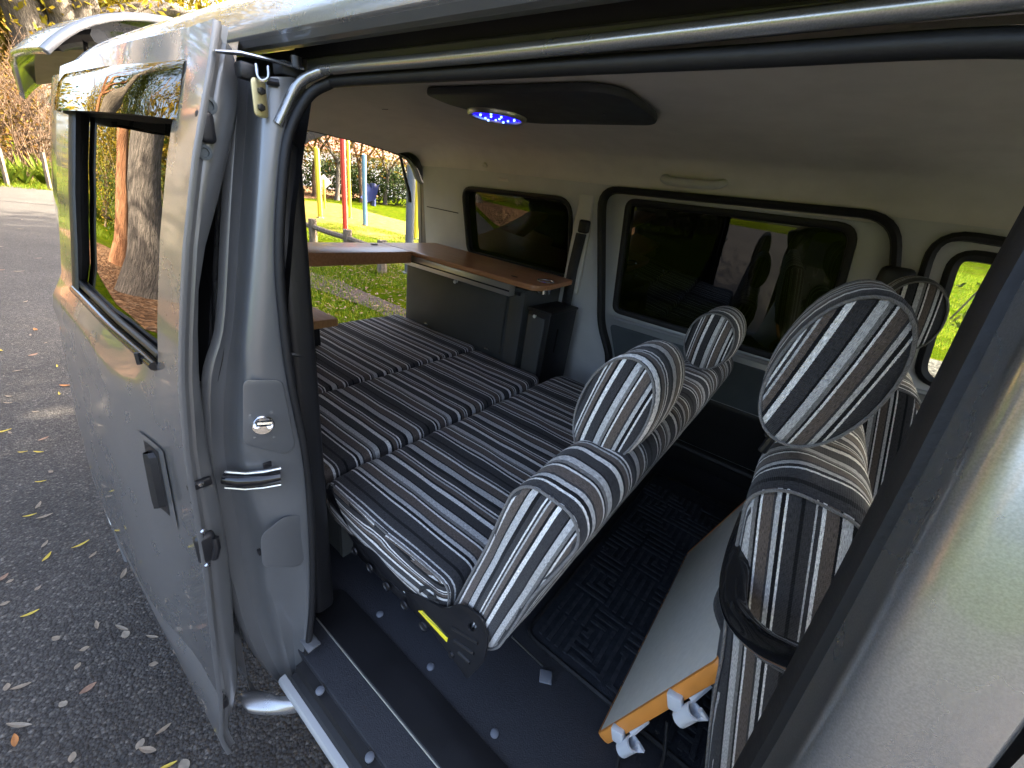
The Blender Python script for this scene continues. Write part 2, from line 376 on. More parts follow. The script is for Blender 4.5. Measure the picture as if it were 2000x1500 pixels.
for nm, pg, x0 in (('striker_pad', [(474, 742), (552, 742), (578, 872), (560, 888), (474, 868)], -.642), ('jamb_bulge', [(508, 1046), (552, 1010), (594, 1004), (600, 1085), (585, 1108), (512, 1108)], -.648)):
    panel(nm, rpoly(pg, 14, 5), [], 8, lambda a, b_, d, x0=x0: ax(a, b_, x0+d*.0006), 'silver_inner', van, 3)
# striker plate, bolts, bumpers and hinge fittings on that pillar
def onpil(px, py, x=-.6385): return ax(px, py, x)
p = onpil(513, 830); stk = mesh('striker_plate', *lathe([(.0, .004), (.015, .004), (.017, .002), (.017, 0)], p, (1, -.35, .1), 20), 'steel', van)
for dx_ in (-12, 14):
    q = onpil(513+dx_, 832, -.622); mesh('striker_bar', *tube([onpil(513+dx_, 832, -.642), q], .0045, 8), 'steel', stk)
mesh('striker_loop', *tube([onpil(500, 828, -.621), onpil(528, 826, -.621)], .005, 8), 'steel', stk)
for px, py in ((488, 812), (530, 805), (497, 855), (535, 854)):
    mesh('spot_weld', *lathe([(0, .0015), (.0022, .001), (.0025, 0)], onpil(px, py, -.640), (1, -.3, .1), 8), 'silver_inner', van)
# belt-line roller channel
mesh('roller_channel', *tube([ax(436, 934, -.69), ax(470, 938, -.672), ax(510, 936, -.65), ax(548, 930, -.638)], [.010, .012, .011, .009], 10, up=(0, 0, 1)), 'black_gloss', van)
mesh('roller_channel_lip', *tube([ax(440, 921, -.686), ax(480, 924, -.664), ax(515, 921, -.645), ax(549, 914, -.634)], .0032, 8), 'steel', van)
mesh('roller_channel_lip', *tube([ax(440, 952, -.686), ax(480, 955, -.664), ax(515, 952, -.645), ax(549, 946, -.634)], .003, 8), 'steel', van)
rbox('channel_bolt_plate', ax(522, 908, -.640), (.004, .014, .012), 'black_metal', van, .002)
p = ax(515, 910, -.637)
rbox('check_stop', ax(507, 1078, -.664), (.012, .007, .010), 'black_plastic', van, .002)
# top of the pillar: bump stop, zinc striker, wire hook
rbox('bump_stop', ax(482, 140, -.655), (.02, .022, .018), 'black_plastic', van, .004)
zp = panel('zinc_bracket', rpoly([(-.0085, -.021), (.0085, -.021), (.0085, .021), (-.0085, .021)], .006, 4), [], .003, lambda a, b_, d, p=ax(507, 192, -.640): p+np.array([d, a, b_]), 'zinc', van, .0008)
for py in (178, 210): mesh('bolt', *lathe([(0, .005), (.004, .004), (.0045, 0)], ax(510, py, -.637), (1, 0, 0), 6), 'black_metal', zp)
mesh('wire_hook', *tube(spline([ax(500, 125, -.64), ax(503, 148, -.636), ax(512, 158, -.63), ax(524, 152, -.63), ax(524, 130, -.638)], 5), .0018, 6), 'steel', van)
mesh('hinge_link', *tube([ax(520, 158, -.645), ax(545, 162, -.64)], .004, 8), 'black_metal', van)
rbox('hinge_block', ax(565, 138, -.655), (.03, .03, .016), 'dark_gap', van, .003)
mesh('upper_door_arm', *tube([ax(420, 100, -.66), ax(470, 104, -.655), ax(530, 118, -.645), ax(594, 134, -.625)], [.004, .005, .005, .004], 8, flat=.5), 'steel', van)
mesh('arm_roller', *lathe([(.0, -.006), (.007, -.006), (.007, .006), (0, .006)], ax(580, 122, -.63), (0, 0, 1), 14), 'black_metal', van)
# ---- near side rear quarter (behind the open door) and its dark window
xq = list(np.linspace(-.725, XR, 20)); zq = [.36, .42, .52, .64, .8, .95, 1.06, 1.18, 1.27, 1.4, 1.5, 1.6, 1.70]
rows = []
for z in zq:
    r = []
    for x in xq:
        zz = z; dxw = (x+1.33)
        arch = .36+.30*math.sqrt(max(0, 1-(dxw/.38)**2)) if abs(dxw) < .38 else 0
        if z < arch+.02: zz = arch+.02
        r.append((x, yb(zz)+.03*max(0, (-1.9-x)/.3)**2, zz))
    rows.append(r)
vs, fs = grid(rows); mesh('quarter_panel', vs, fs, 'silver', van)
vs, fs = grid([[(x, yb(z)-.004, z) for x in (-.728, -1.0, -1.3, -1.6, -1.85)] for z in (1.20, 1.3, 1.4, 1.5, 1.59)]); mesh('quarter_glass', vs, fs, 'black_gloss', van)
# wheel house lining
mesh('wheel_arch_liner', *grid([[(-1.33+.385*math.cos(a), y, .36+.32*math.sin(a)) for a in np.linspace(0, math.pi, 18)] for y in (-.02, .28)]), 'rubber', van)
# ---- front pillar between the two near doors
zs = [.36, .42, .55, .7, .9, 1.05, 1.15, 1.25, 1.35, 1.45, 1.55, 1.62, 1.70]
def fp(z):
    y = yb(z); k = max(0, (z-1.25)/.45)
    xe = .094-.016*max(0, min(1, (z-1.15)/.4))
    return [(xe-.004, y+.075, z), (xe-.002, y+.055, z), (xe+.001, y+.030, z), (xe-.001, y+.016, z), (xe+.001, y+.007, z), (xe+.006, y+.0015, z), (xe+.014, y-.0015, z), (xe+.030, y-.003, z), (xe+.048, y-.004, z), (xe+.051, y-.002, z), (xe+.052, y+.020, z)]
vs, fs = grid([fp(z) for z in zs]); o = mesh('front_door_pillar', vs, fs, 'silver', van, True, 60)
vs, fs = grid([[(p[0][0]-.006, p[0][1]+.0, z), (p[0][0]-.006, p[0][1]-.018, z), (p[0][0]-.003, p[0][1]-.024, z), (p[0][0]+.004, p[0][1]-.024, z)] for z in zs for p in [fp(z)]]); mesh('pillar_seal_strip', vs, fs, 'rubber', van)
mesh('door_gap_filler', *grid([[(.126, yb(z)+.010, z), (.160, yb(z)+.010, z)] for z in zs]), 'rubber', van)
vs, fs = grid([[(.09, yb(z)+.075, z), (.10, yb(z)+.12, z), (.16, yb(z)+.12, z)] for z in zs]); mesh('pillar_trim', vs, fs, 'black_plastic', van)
# near front door (outside the frame to the front)
rows = [[(x, yb(z)-.004+.0*x, z) for x in (.1390, .17, .25, .5, .8, 1.05, XF)] for z in (.38, .42, .55, .7, .9, 1.05, 1.12)]
vs, fs = grid(rows); mesh('front_door_panel', vs, fs, 'silver', van)
rows = [[(x, yb(z)-.004, z) for x in (.1390, .165, .22, .30)] for z in (1.12, 1.25, 1.4, 1.5, 1.62, 1.695)]
vs, fs = grid(rows); mesh('front_door_frame', vs, fs, 'silver', van)
vs, fs = grid([[(x, yb(z)+.006, z) for x in (.295, .5, .8, 1.0)] for z in (1.12, 1.4, 1.62)]); mesh('front_door_glass', vs, fs, 'glass_tint', van)
vs, fs = grid([[(x, yb(z)-.004, z) for x in (.2, .6, 1.0, 1.15)] for z in (1.62, 1.66, 1.698)]); mesh('front_door_top_frame', vs, fs, 'silver', van)
# ---- far side wall (leans in towards the roof)
FWN, FWC = (0, 1, .12), 1.732
def fw(px, py): return at(px, py, FWN, FWC)
def fy(z): return FWC-.12*z
def f3(d0): return lambda a, b_, d: (a, fy(b_)+d0+d, b_)
def fwl(pxs): return [(float(fw(*p)[0]), float(fw(*p)[2])) for p in pxs]
qw = rpoly([(-1.70, 1.575), (-1.015, 1.590), (-.972, 1.235), (-1.655, 1.235)], [.07, .085, .05, .05], 6)
so_ = rpoly([(-.885, 1.648), (.108, 1.665), (.245, 1.30), (.20, .60), (-.60, .60), (-.69, .80), (-.70, .92), (-.775, 1.06), (-.80, 1.20)], [.09, .09, .12, .06, .06, .1, .05, .06, .1], 6)
fo = rpoly([(.20, 1.640), (1.08, 1.60), (1.15, 1.2), (1.15, .60), (.31, .60), (.300, 1.16)], [.09, .1, .06, .06, .06, .06], 6)
panel('far_wall', [(-2.03, .50), (1.2, .50), (1.2, 1.70), (-2.03, 1.70)], [qw, so_, fo], .03, f3(.02), 'trim_pale', van, .006)
for nm, lp in (('quarter_window_seal', qw),):
    mesh(nm, *band(lp, f3(.0), [(-.006, .0), (-.004, -.010), (.006, -.012), (.016, -.004), (.018, .02)]), 'rubber', van)
mesh('far_door_seal', *band(so_, f3(.0), [(-.010, .004), (-.009, -.012), (.002, -.018), (.014, -.012), (.016, .03)]), 'rubber', van)
mesh('far_front_door_seal', *band(fo, f3(.0), [(-.010, .004), (-.009, -.012), (.002, -.018), (.014, -.012), (.016, .03)]), 'rubber', van)
panel('quarter_window_glass', [(a*1.0, b_) for a, b_ in qw], [], .004, f3(.022), 'glass_tint', van, .001)
# far sliding door: pressed silver frame with a tinted pane and a dark lower trim
wn = rpoly([(-.768, 1.618), (.028, 1.628), (.10, 1.18), (.02, 1.128), (-.735, 1.135)], [.04, .06, .05, .04, .04], 6)
so_in = rpoly([(-.90, 1.66), (.12, 1.68), (.26, 1.30), (.215, .585), (-.615, .585), (-.71, .80), (-.72, .92), (-.795, 1.06), (-.82, 1.20)], .09, 6)
fd = panel('far_sliding_door', so_in, [wn], .03, f3(.040), 'silver_lit', van, .010)
mesh('window_gasket', *band(wn, f3(.03), [(-.004, -.004), (-.002, -.010), (.008, -.012), (.020, -.006), (.022, .012)]), 'rubber', fd)
panel('window_glass', wn, [], .004, f3(.042), 'glass_tint', fd, .001)
mesh('window_ledge', *tube([(x, fy(1.11)+.012, 1.11) for x in np.linspace(-.72, .12, 8)], .012, 8, flat=.7), 'silver_lit', fd)
lt = rpoly([(-.735, 1.075), (.17, 1.075), (.19, .88), (-.66, .88)], .03, 5)
panel('lower_trim', lt, [], .012, f3(.022), 'trim_bluegrey', fd, .004)
panel('far_floor_kick', [(-2.0, .522), (1.15, .522), (1.15, .615), (-2.0, .615)], [], .008, f3(-.004), 'black_plastic', van, .002)
lt2 = rpoly([(-.66, .875), (.19, .875), (.19, .62), (-.6, .62)], .03, 5)
panel('kick_panel', lt2, [], .012, f3(.024), 'black_plastic', fd, .004)
mesh('far_seat_anchor', *lathe([(0, .006), (.008, .005), (.01, 0)], (-.29, fy(.8)+.015, .80), (0, -1, 0), 12), 'black_plastic', fd)
# far front door
fwn = rpoly([(.258, 1.602), (1.02, 1.57), (1.1, 1.2), (.345, 1.190)], [.07, .08, .05, .07], 6)
ff = panel('far_front_door', rpoly([(.185, 1.655), (1.1, 1.62), (1.165, 1.2), (1.165, .585), (.295, .585), (.285, 1.16)], .08, 6), [fwn], .03, f3(.040), 'trim_pale', van, .010)
mesh('window_gasket', *band(fwn, f3(.03), [(-.004, -.004), (-.002, -.010), (.010, -.014), (.026, -.006), (.028, .012)]), 'rubber', ff)
panel('window_glass', fwn, [], .004, f3(.042), 'glass_clear', ff, .001)
mesh('window_ledge', *tube([(x, fy(1.165)+.012, 1.165) for x in np.linspace(.36, 1.1, 8)], .013, 8, flat=.7), 'silver_lit', ff)
panel('lower_trim', rpoly([(.38, 1.13), (1.1, 1.13), (1.1, .62), (.36, .62)], .03, 5), [], .012, f3(.022), 'trim_bluegrey', ff, .004)
# rear-quarter trim: horizontal split line and press studs
mesh('trim_split', *tube([(x, fy(1.44)+.0035, 1.44-.012*(x+1.9)) for x in np.linspace(-2.0, -1.74, 4)], .0025, 6), 'dark_gap', van)
for px, py in ((848, 415), (878, 424)):
    q = fw(px, py); mesh('press_stud', *lathe([(0, .002), (.004, .0015), (.005, 0)], (q[0], fy(q[2])+.005, q[2]), (0, -1, 0), 10), 'trim_pale', van)
# seat belt on the far pillar
bp = rbox('pillar_cover', (-.945, fy(1.40)-.008, 1.40), (.085, .03, .44), 'trim_pale', van, .012, 3)
q = fw(1146, 443)
rbox('belt_anchor', (q[0], fy(q[2])-.025, q[2]), (.05, .03, .055), 'black_plastic', van, .010, 3)
bl = [(float(q[0])-.002, fy(q[2])-.034, float(q[2]-.03))]
q2 = fw(1105, 720)
vs, fs = grid([[(x+o_, y, z) for o_ in (-.026, .026)] for x, y, z in [bl[0], (-.938, 1.528, 1.3), (-.932, 1.522, 1.1), (-.92, 1.515, .95), (-.905, 1.51, .72)]])
bs_ = mesh('seat_belt', vs, fs, 'belt', van); sm = bs_.modifiers.new('s', 'SOLIDIFY'); sm.thickness = .002
rbox('belt_tongue', (-.928, 1.512, 1.07), (.05, .008, .03), 'black_plastic', van, .003)
rbox('belt_label', (-.930, 1.511, 1.035), (.014, .002, .022), 'clip_grey', van, .0005)
# far B-pillar belt cover
q = fw(1745, 545); rbox('pillar_belt_cover', (q[0], fy(q[2])-.02, q[2]), (.085, .04, .075), 'black_plastic', van, .018, 3)
rbox('pillar_cover', (.172, fy(1.35)-.004, 1.33), (.05, .02, .60), 'trim_pale', van, .008, 2)
# ---- headlining
def hz(x): return -.085*max(0, (-1.62-x)/.4)**2 - .05*max(0, (x-.5)/.7)**2
cs = spline([(1.560, 1.640), (1.538, 1.66), (1.515, 1.70), (1.47, 1.742), (1.40, 1.768), (1.2, 1.788), (.85, 1.795), (.5, 1.786), (.3, 1.76), (.215, 1.712), (.190, 1.684)], 5)
hl = xsweep('headlining', [tuple(p) for p in cs], list(np.linspace(-2.03, 1.1, 40)), 'headliner', van, lambda x, y: hz(x)*min(1, max(0, (1.56-y)/.2)), 60)
# ribs and fixings in the headlining
def on_cove(px, py):                # nearest hit of the ray with the swept ceiling section
    d = ray(px, py); best = None
    for tt in np.linspace(.3, 4, 1500):
        pnt = CAM+d/np.linalg.norm(d)*tt
        if pnt[1] < .3: continue
        zc = np.interp(-pnt[1], [-c[0] for c in cs], [c[1] for c in cs])+hz(pnt[0])
        if pnt[1] > 1.56 or pnt[2] >= zc: return pnt
    return pnt
DN = np.array([0, -.75, -.66])
for px, py, r in ((948, 322, .013), (865, 345, .012), (1140, 378, .014), (1788, 460, .012), (1835, 432, .0)):
    if r:
        q = on_cove(px, py)+DN*.004; mesh('trim_button', *lathe([(0, .004), (r*.55, .004), (r*.7, .007), (r, .004), (r, -.012)], q, tuple(DN), 16), 'headliner', van)
q = on_cove(988, 352); rbox('coat_hook', q+DN*.010, (.075, .022, .040), 'headliner', van, .008, 3, Matrix.Rotation(.55, 3, 'X'))
q = on_cove(1355, 354)+DN*.012; gh = mesh('grab_handle', *tube(spline([q+np.array([-.105, .01, .014]), q+np.array([-.095, -.022, .002]), q+np.array([-.05, -.034, -.004]), q+np.array([.05, -.034, -.004]), q+np.array([.095, -.022, .002]), q+np.array([.105, .01, .014])], 5), .0175, 10, flat=.8), 'trim_pale', van)
# ceiling lamp: dark moulded console with a round blue LED lens
cl = [(-1.0, .655), (-.50, .655), (-.445, .70), (-.45, .90), (-.475, .965), (-.875, .985), (-.965, .92), (-1.02, .75)]
lampbody = panel('ceiling_lamp_console', rpoly(cl, [.02, .06, .06, .05, .05, .12, .12, .03], 5), [], .018, lambda a, b_, d: (a, b_, 1.781+d), 'lamp_dark', van, .006)
lc = np.array([-.925, .868, 1.772])
mesh('lamp_ring', *lathe([(.088, .0), (.088, -.006), (.083, -.012), (.074, -.010), (.072, .0)], lc, (0, 0, 1), 32), 'alu', lampbody)
m, t, b = nodes('led_blue'); b.inputs['Base Color'].default_value = (.01, .01, .2, 1); b.inputs['Emission Color'].default_value = (.012, .004, 1, 1); b.inputs['Emission Strength'].default_value = .16
m, t, b = nodes('led_white'); b.inputs['Base Color'].default_value = (.3, .4, 1, 1); b.inputs['Emission Color'].default_value = (.22, .45, 1, 1); b.inputs['Emission Strength'].default_value = .4
vs, fs = lathe([(.0, -.010), (.045, -.009), (.073, -.005)], lc, (0, 0, 1), 32); mesh('lamp_lens', vs, fs, 'led_blue', lampbody)
for k in range(11):
    a = k*2.399; rr_ = .019*math.sqrt(k+.3)
    mesh('led', *lathe([(0, -.0135), (.0028, -.0125), (.0034, -.008)], lc+np.array([rr_*math.cos(a), rr_*math.sin(a), 0]), (0, 0, 1), 8), 'led_white', lampbody)
mesh('lamp_screw', *lathe([(0, -.003), (.004, -.002), (.0045, 0)], (-.56, .84, 1.772), (0, 0, 1), 10), 'black_plastic', lampbody)
rbox('visor_clip', on_cove(752, 213)+np.array([0, 0, .0]), (.035, .004, .003), 'black_plastic', van, .001)
mesh('near_grab_handle', *tube(spline([(-.72, .30, 1.748), (-.70, .285, 1.722), (-.6, .28, 1.716), (-.5, .285, 1.722), (-.48, .30, 1.748)], 5), .010, 8), 'trim_pale', van)
# ---- rear opening: outer skirt, seal, tail lamps pillars
ring_in = [(fy(.6), .60), (fy(.9), .9), (fy(1.2), 1.2)]+[(p[0], p[1]-.085) for p in cs]+[(.13, 1.2), (.10, .9), (.09, .60)]
ring_out = []
cy, cz_ = .83, 1.15
for y, z in ring_in: ring_out.append((cy+(y-cy)*1.075, cz_+(z-cz_)*1.07))
rows = [[(-2.03, y, z) for y, z in ring_in], [(-2.07, y, z) for y, z in ring_in], [(-2.12, cy+(y-cy)*1.03, cz_+(z-cz_)*1.03) for y, z in ring_in], [(-2.12, y, z) for y, z in ring_out], [(-2.05, y, z) for y, z in ring_out]]
mesh('tail_opening_frame', *grid(rows), 'silver_inner', van)
mesh('tailgate_seal', *tube([(-2.06, y+.010*np.sign(y-cy), z+.006) for y, z in ring_in], .012, 8, up=(1, 0, 0)), 'rubber', van)
mesh('rear_bumper', *tube(spline([(-2.02, .07, .46), (-2.2, .12, .47), (-2.27, .5, .48), (-2.28, .83, .48), (-2.27, 1.2, .48), (-2.2, 1.55, .47), (-2.02, 1.6, .46)], 5), .085, 12, flat=1.1), 'black_plastic', van)
# near-side inner pillar trim and interior side lining behind the doorway
mesh('inner_side_lining', *grid([[(x, max(.085, yb(z)+.075), z) for x in (-.66, -1.0, -1.5, -2.03)] for z in (.53, .8, 1.1, 1.3, 1.5, 1.66)]), 'black_plastic', van)
rbox('pillar_lining', (-.705, .128, 1.08), (.06, .05, 1.02), 'black_plastic', van, .015, 3)
vs, fs = grid([[tuple(ax(px+o_, py, -.70)+np.array([0, 0, 0])) for o_ in (0, 24)] for px, py in ((552, 395), (558, 470), (562, 560), (566, 640), (572, 720), (578, 900))]); bs_ = mesh('near_seat_belt', vs, fs, 'belt', van); sm = bs_.modifiers.new('s', 'SOLIDIFY'); sm.thickness = .002
rbox('near_belt_buckle', ax(555, 365, -.70), (.02, .03, .05), 'black_plastic', van, .006, 2)
mesh('near_belt_loop', *tube(spline([ax(548, 690, -.69), ax(575, 692, -.68), ax(597, 700, -.68), ax(600, 720, -.68)], 5), .005, 8), 'black_plastic', van)
# ---- floor, step plate, sill
fz = .53
panel('cabin_floor', [(-2.03, .047), (1.15, .047), (1.15, 1.66), (-2.03, 1.66)], [], .03, lambda a, b_, d: (a, b_, fz-.015+d+.006*math.sin(7*a)*math.sin(9*b_)*(.2 < b_ < .5)), 'floor_vinyl', van, .004)
panel('step_plate', rpoly([(-.74, .114), (1.0, .114), (1.0, .203), (-.74, .203)], [.002, .002, .002, .03], 4), [], .008, lambda a, b_, d: (a, b_, fz+.004+d), 'black_plastic', van, .0025)
mesh('step_edge_trim', *tube([(-.70, .1125, fz+.006), (1.0, .1125, fz+.006)], .0018, 6), 'alu', van)
def sillsec(x): return [(x, .047, .515), (x, .030, .514), (x, .026, .495), (x, .016, .492), (x, .013, .47)]
mesh('sill_rubber', *grid([sillsec(x) for x in np.linspace(-.64, .12, 6)]), 'rubber', van)
mesh('sill_panel', *grid([[(x, .013, .475), (x, .001, .474), (x, -.003, .468), (x, -.003, .455), (x, .004, .42), (x, .02, .36), (x, .05, .34)] for x in np.linspace(-.665, XF, 8)]), 'silver_lit', van)  # lighter silver in place of the sky's reflection on the sill
rbox('sill_corner_plate', ax(606, 1255, -.635), (.04, .03, .006), 'silver_inner', van, .002)
for px, py in ((742, 1199), (841, 1302), (966, 1432), (625, 1348), (722, 1478)):
    q = az(px, py, fz+.002); mesh('floor_stud', *lathe([(0, .003), (.006, .0025), (.009, .0005), (.009, -.004)], q, (0, 0, 1), 14), 'tag_grey', van)
# dashboard, windscreen and floor pan so the shell is closed to the front
mesh('dashboard', *grid([[(1.18, y, .55), (.95, y, .72), (.88, y, .95), (.92, y, 1.02), (1.18, y, 1.06)] for y in (.06, .85, 1.6)]), 'lamp_dark', van)
mesh('windscreen', *grid([[(1.18, y, 1.05), (1.05, y, 1.40), (.85, y, 1.70)] for y in (.1, .85, 1.56)]), 'glass_clear', van)
mesh('bonnet', *grid([[(1.15, y, 1.06), (1.45, y, 1.0), (1.72, y, .88), (1.82, y, .6), (1.78, y, .3)] for y in (-.02, .2, .85, 1.5, 1.70)]), 'silver', van)
mesh('underbody', *grid([[(x, y, .33) for x in (-2.0, 0, 1.7)] for y in (.02, 1.68)]), 'rubber', van)
mesh('front_wing', *grid([[(x, yb(min(z, 1.0)), z) for x in (XF, 1.3, 1.5, 1.78)] for z in (.6, .8, 1.0)]), 'silver', van)
def wheel(x, y, s):
    ty = mesh('wheel', *lathe([(.20, -.09), (.27, -.095), (.30, -.075), (.306, -.04), (.306, .04), (.30, .075), (.27, .095), (.20, .09)], (x, y, .305), (0, 1, 0), 40), 'tyre', van)
    mesh('rim', *lathe([(.0, s*.05), (.06, s*.055), (.10, s*.03), (.17, s*.06), (.20, s*.085), (.205, s*.07)], (x, y, .305), (0, 1, 0), 32), 'rim', ty)
wheel(-1.33, .10, -1); wheel(1.39, .10, -1); wheel(-1.33, 1.6, 1); wheel(1.39, 1.6, 1)
# ---- far outer skin so the van closes from outside
mesh('far_body_side', *grid([[(x, 1.712-(yb(z)+.046), z) for x in np.linspace(XR, XF, 10)] for z in (.36, .5, .8, 1.06)]), 'silver', van)
# ================================================================== near sliding door (open, slid back along the body)
XD0, XD1 = -.665, -1.42
zF, yF = [.354, .42, .55, .65, .92, 1.13, 1.25, 1.30, 1.43, 1.555, 1.65, 1.70], [-.124, -.130, -.112, -.106, -.083, -.073, -.060, -.052, -.026, .006, .036, .050]
zR, yR = [.354, .42, .55, .69, .9, 1.04, 1.17, 1.25, 1.45, 1.60, 1.68, 1.70], [-.112, -.132, -.136, -.134, -.122, -.108, -.094, -.066, -.028, .006, .030, .036]
def zbot(x):
    s = max(0, min(1, (-1.08-x)/.34)); return .354+.33*(1-math.sqrt(max(0, 1-s*s)))
def ztop(x): return 1.70-.02*(XD0-x)/(XD0-XD1)
def yd(x, z):
    s = (XD0-x)/(XD0-XD1); s2 = min(1, max(0, (s-.10)/.35)); s2 = s2*s2*(3-2*s2)
    y = np.interp(z, zF, yF)*(1-s2)+np.interp(z, zR, yR)*s2
    # shoulder under the glass
    if s2 > 0 and 1.16 < z < 1.255: y += .010*s2*(1-abs((z-1.20)/.055))*-1
    return float(y)
xsd = [XD0, -.668, -.675, -.69, -.71, -.73, -.752, -.80, -.86, -.92, -1.0, -1.08, -1.16, -1.22, -1.27, -1.30, -1.34, -1.38, -1.405, -1.417, XD1]
zsd = [None, .40, .43, .47, .52, .555, .57, .62, .7, .8, .9, 1.0, 1.08, 1.14, 1.175, 1.205, 1.235, 1.255, 1.32, 1.38, 1.44, 1.5, 1.55, 1.595, 1.62, 1.65, 1.68, 1.695, 'top']
rows = []
for z in zsd:
    r = []
    for x in xsd:
        lo = zbot(x); zz = lo if z is None else (ztop(x) if z == 'top' else max(lo+.002*zsd.index(z), min(z, ztop(x)-.003)))
        y = yd(x, zz)
        if z is not None and z != 'top' and .552 < z < .572: y += .013 if z < .56 else 0
        r.append((x, y, zz))
    rows.append(r)
vs, fs = grid(rows); nc = len(xsd)
ia, ib = zsd.index(1.255), zsd.index(1.595); ja, jb = xsd.index(-.752), xsd.index(-1.27)
fs = [q for q in fs if not (ia <= q[0]//nc < ib and ja <= q[0] % nc < jb)]
door = mesh('sliding_door', vs, fs, 'silver', van, True, 40)
tag(door, 'open sliding door in silver paint')
# folded edge and inner frame of the door's leading edge
rows = []
for z in [zbot(XD0)]+[q for q in zsd if isinstance(q, float)]+[1.70]:
    y = yd(XD0, z); th = float(np.interp(z, [.354, .42, .5, .8, 1.0, 1.2, 1.4, 1.5, 1.58, 1.64, 1.68, 1.70], [.004, .026, .046, .050, .046, .036, .030, .044, .052, .050, .034, .006]))
    r = [(XD0, y, z), (XD0+.0012, y+.003, z), (XD0, y+.008, z), (XD0-.010, y+.0095, z), (XD0-.013, y+.016, z), (XD0-.011, y+.020, z), (XD0-.013, y+.55*th, z), (XD0-.018, y+.85*th, z), (XD0-.03, y+th, z), (XD0-.07, y+th+.004, z), (XD0-.2, y+th+.012, z), (XD1+.03, yd(XD1, max(z, .7))+th+.012, z), (XD1, yd(XD1, max(z, .7)), z)]
    rows.append([(a, b_, min(c, ztop(a))) for a, b_, c in r])
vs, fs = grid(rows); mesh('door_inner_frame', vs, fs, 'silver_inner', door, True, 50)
# glass, frame reveal, black inner mouldings, belt strip
gl = [[(x, yd(x, z)+.012, z) for x in (-.745, -.85, -1.0, -1.15, -1.28)] for z in (1.24, 1.32, 1.4, 1.5, 1.61)]
mesh('window_glass', *grid(gl), 'glass_door', door)
def rev(x0, z0, x1, z1):
    P = [(x0+(x1-x0)*k/6, z0+(z1-z0)*k/6) for k in range(7)]; return [[(x, yd(x, z), z) for x, z in P], [(x, yd(x, z)+.013, z) for x, z in P]]
for a in ((-.752, 1.255, -.752, 1.595), (-1.27, 1.255, -1.27, 1.595), (-.752, 1.595, -1.27, 1.595)): mesh('window_reveal', *grid(rev(*a)), 'rubber', door)
mesh('window_division', *grid([[(x, yd(x, z)-.001-(.004 if i in (1, 2) else 0), z) for i, x in enumerate((-1.272, -1.268, -1.235, -1.230))] for z in (1.25, 1.35, 1.45, 1.6)]), 'black_plastic', door)
mesh('belt_moulding', *tube([(x, yd(x, 1.25)-.001, 1.252) for x in np.linspace(-.757, -1.268, 9)], .0085, 10, flat=.9), 'black_gloss', door)
mesh('belt_moulding_upper', *tube([(x, yd(x, 1.262)+.006, 1.266) for x in np.linspace(-.757, -1.268, 9)], .006, 8), 'black_plastic', door)
mesh('moulding_clip', *tube([(-.80, yd(-.8, 1.25)-.011, 1.243), (-.80, yd(-.8, 1.25)-.011, 1.262)], .004, 6), 'black_plastic', door)
rows = []
for k, x in enumerate(np.linspace(-.738, -1.36, 16)):
    e = .010 if k in (0, 15) else 1.0
    o1 = .024*min(1, (k+.15)/1.6, (15.15-k)/1.6)
    rows.append([(x, yd(x, 1.662)-.001, 1.662), (x, yd(x, 1.655)-.5*o1, 1.657), (x, yd(x, 1.64)-.85*o1, 1.640), (x, yd(x, 1.618)-o1, 1.612), (x, yd(x, 1.6)-o1*1.02, 1.592)])
mesh('rain_guard', *grid(rows), 'smoked', door, True, 60)
# outer handle in its dished cup
def onskin(px, py, x): 
    return ax(px, py, x)
hx, hz_ = -.815, 1.012
rows = []
for i, v_ in enumerate(np.linspace(-1, 1, 13)):
    r = []
    for u_ in np.linspace(-1, 1, 11):
        x = hx+.05*u_; z = hz_+.085*v_; d = max(0, 1-u_*u_)*max(0, 1-v_*v_)
        r.append((x, yd(x, z)-.0015+.0*d, z))
    rows.append(r)
mesh('handle_cup', *grid([[(x, y-.001, z) for x, y, z in r] for r in rows]), 'silver', door)
hd = mesh('door_handle', *grid([[(hx+u_*.017*w_, yd(hx+u_*.017, z)-d_, z) for u_, d_ in ((-1, .003), (-.75, .012), (0, .015), (.75, .012), (1, .003))] for z, w_ in ((.955, .3), (.962, .9), (.985, 1), (1.02, 1), (1.055, 1), (1.068, .85), (1.074, .3))]), 'rubber', door)
mesh('handle_backing', *grid([[(hx+u_*.026, yd(hx+u_*.026, z)-.003, z) for u_ in (-1, 0, 1)] for z in (.945, .96, 1.0, 1.06, 1.085)]), 'black_plastic', door)
# latch hardware on the leading edge
def onedge(px, py, dx_=0): return ax(px, py, XD0-.012+dx_)
for py, rr_ in ((205, .010), (297, .009)):
    mesh('rubber_plug', *lathe([(0, .0015), (.55*rr_, .001), (.6*rr_, .004), (rr_, .003), (rr_, 0)], onedge(405-(py-205)*.08, py), (1, 0, 0), 16), 'trim_bluegrey', door)
rbox('dovetail_block', onedge(402, 248, .004), (.016, .018, .036), 'black_plastic', door, .006, 3)
lp_ = rbox('door_latch', onedge(403, 1068, .004), (.018, .030, .062), 'black_plastic', door, .008, 3)
mesh('latch_claw', *tube([onedge(420, 1050, .012), onedge(424, 1068, .016), onedge(419, 1090, .012)], .006, 8), 'black_metal', lp_)
for px, py in ((397, 1038), (405, 1104)): mesh('latch_bolt', *lathe([(0, .004), (.0035, .003), (.005, 0)], onedge(px, py, .014), (1, 0, 0), 6), 'steel', lp_)
up_ = rbox('roller_bracket_plate', onedge(390, 945, .003), (.010, .034, .016), 'black_metal', door, .004, 2)
for px in (376, 392): mesh('bracket_bolt', *lathe([(0, .004), (.004, .003), (.0055, 0)], onedge(px, 946, .008), (1, 0, 0), 6), 'steel', up_)
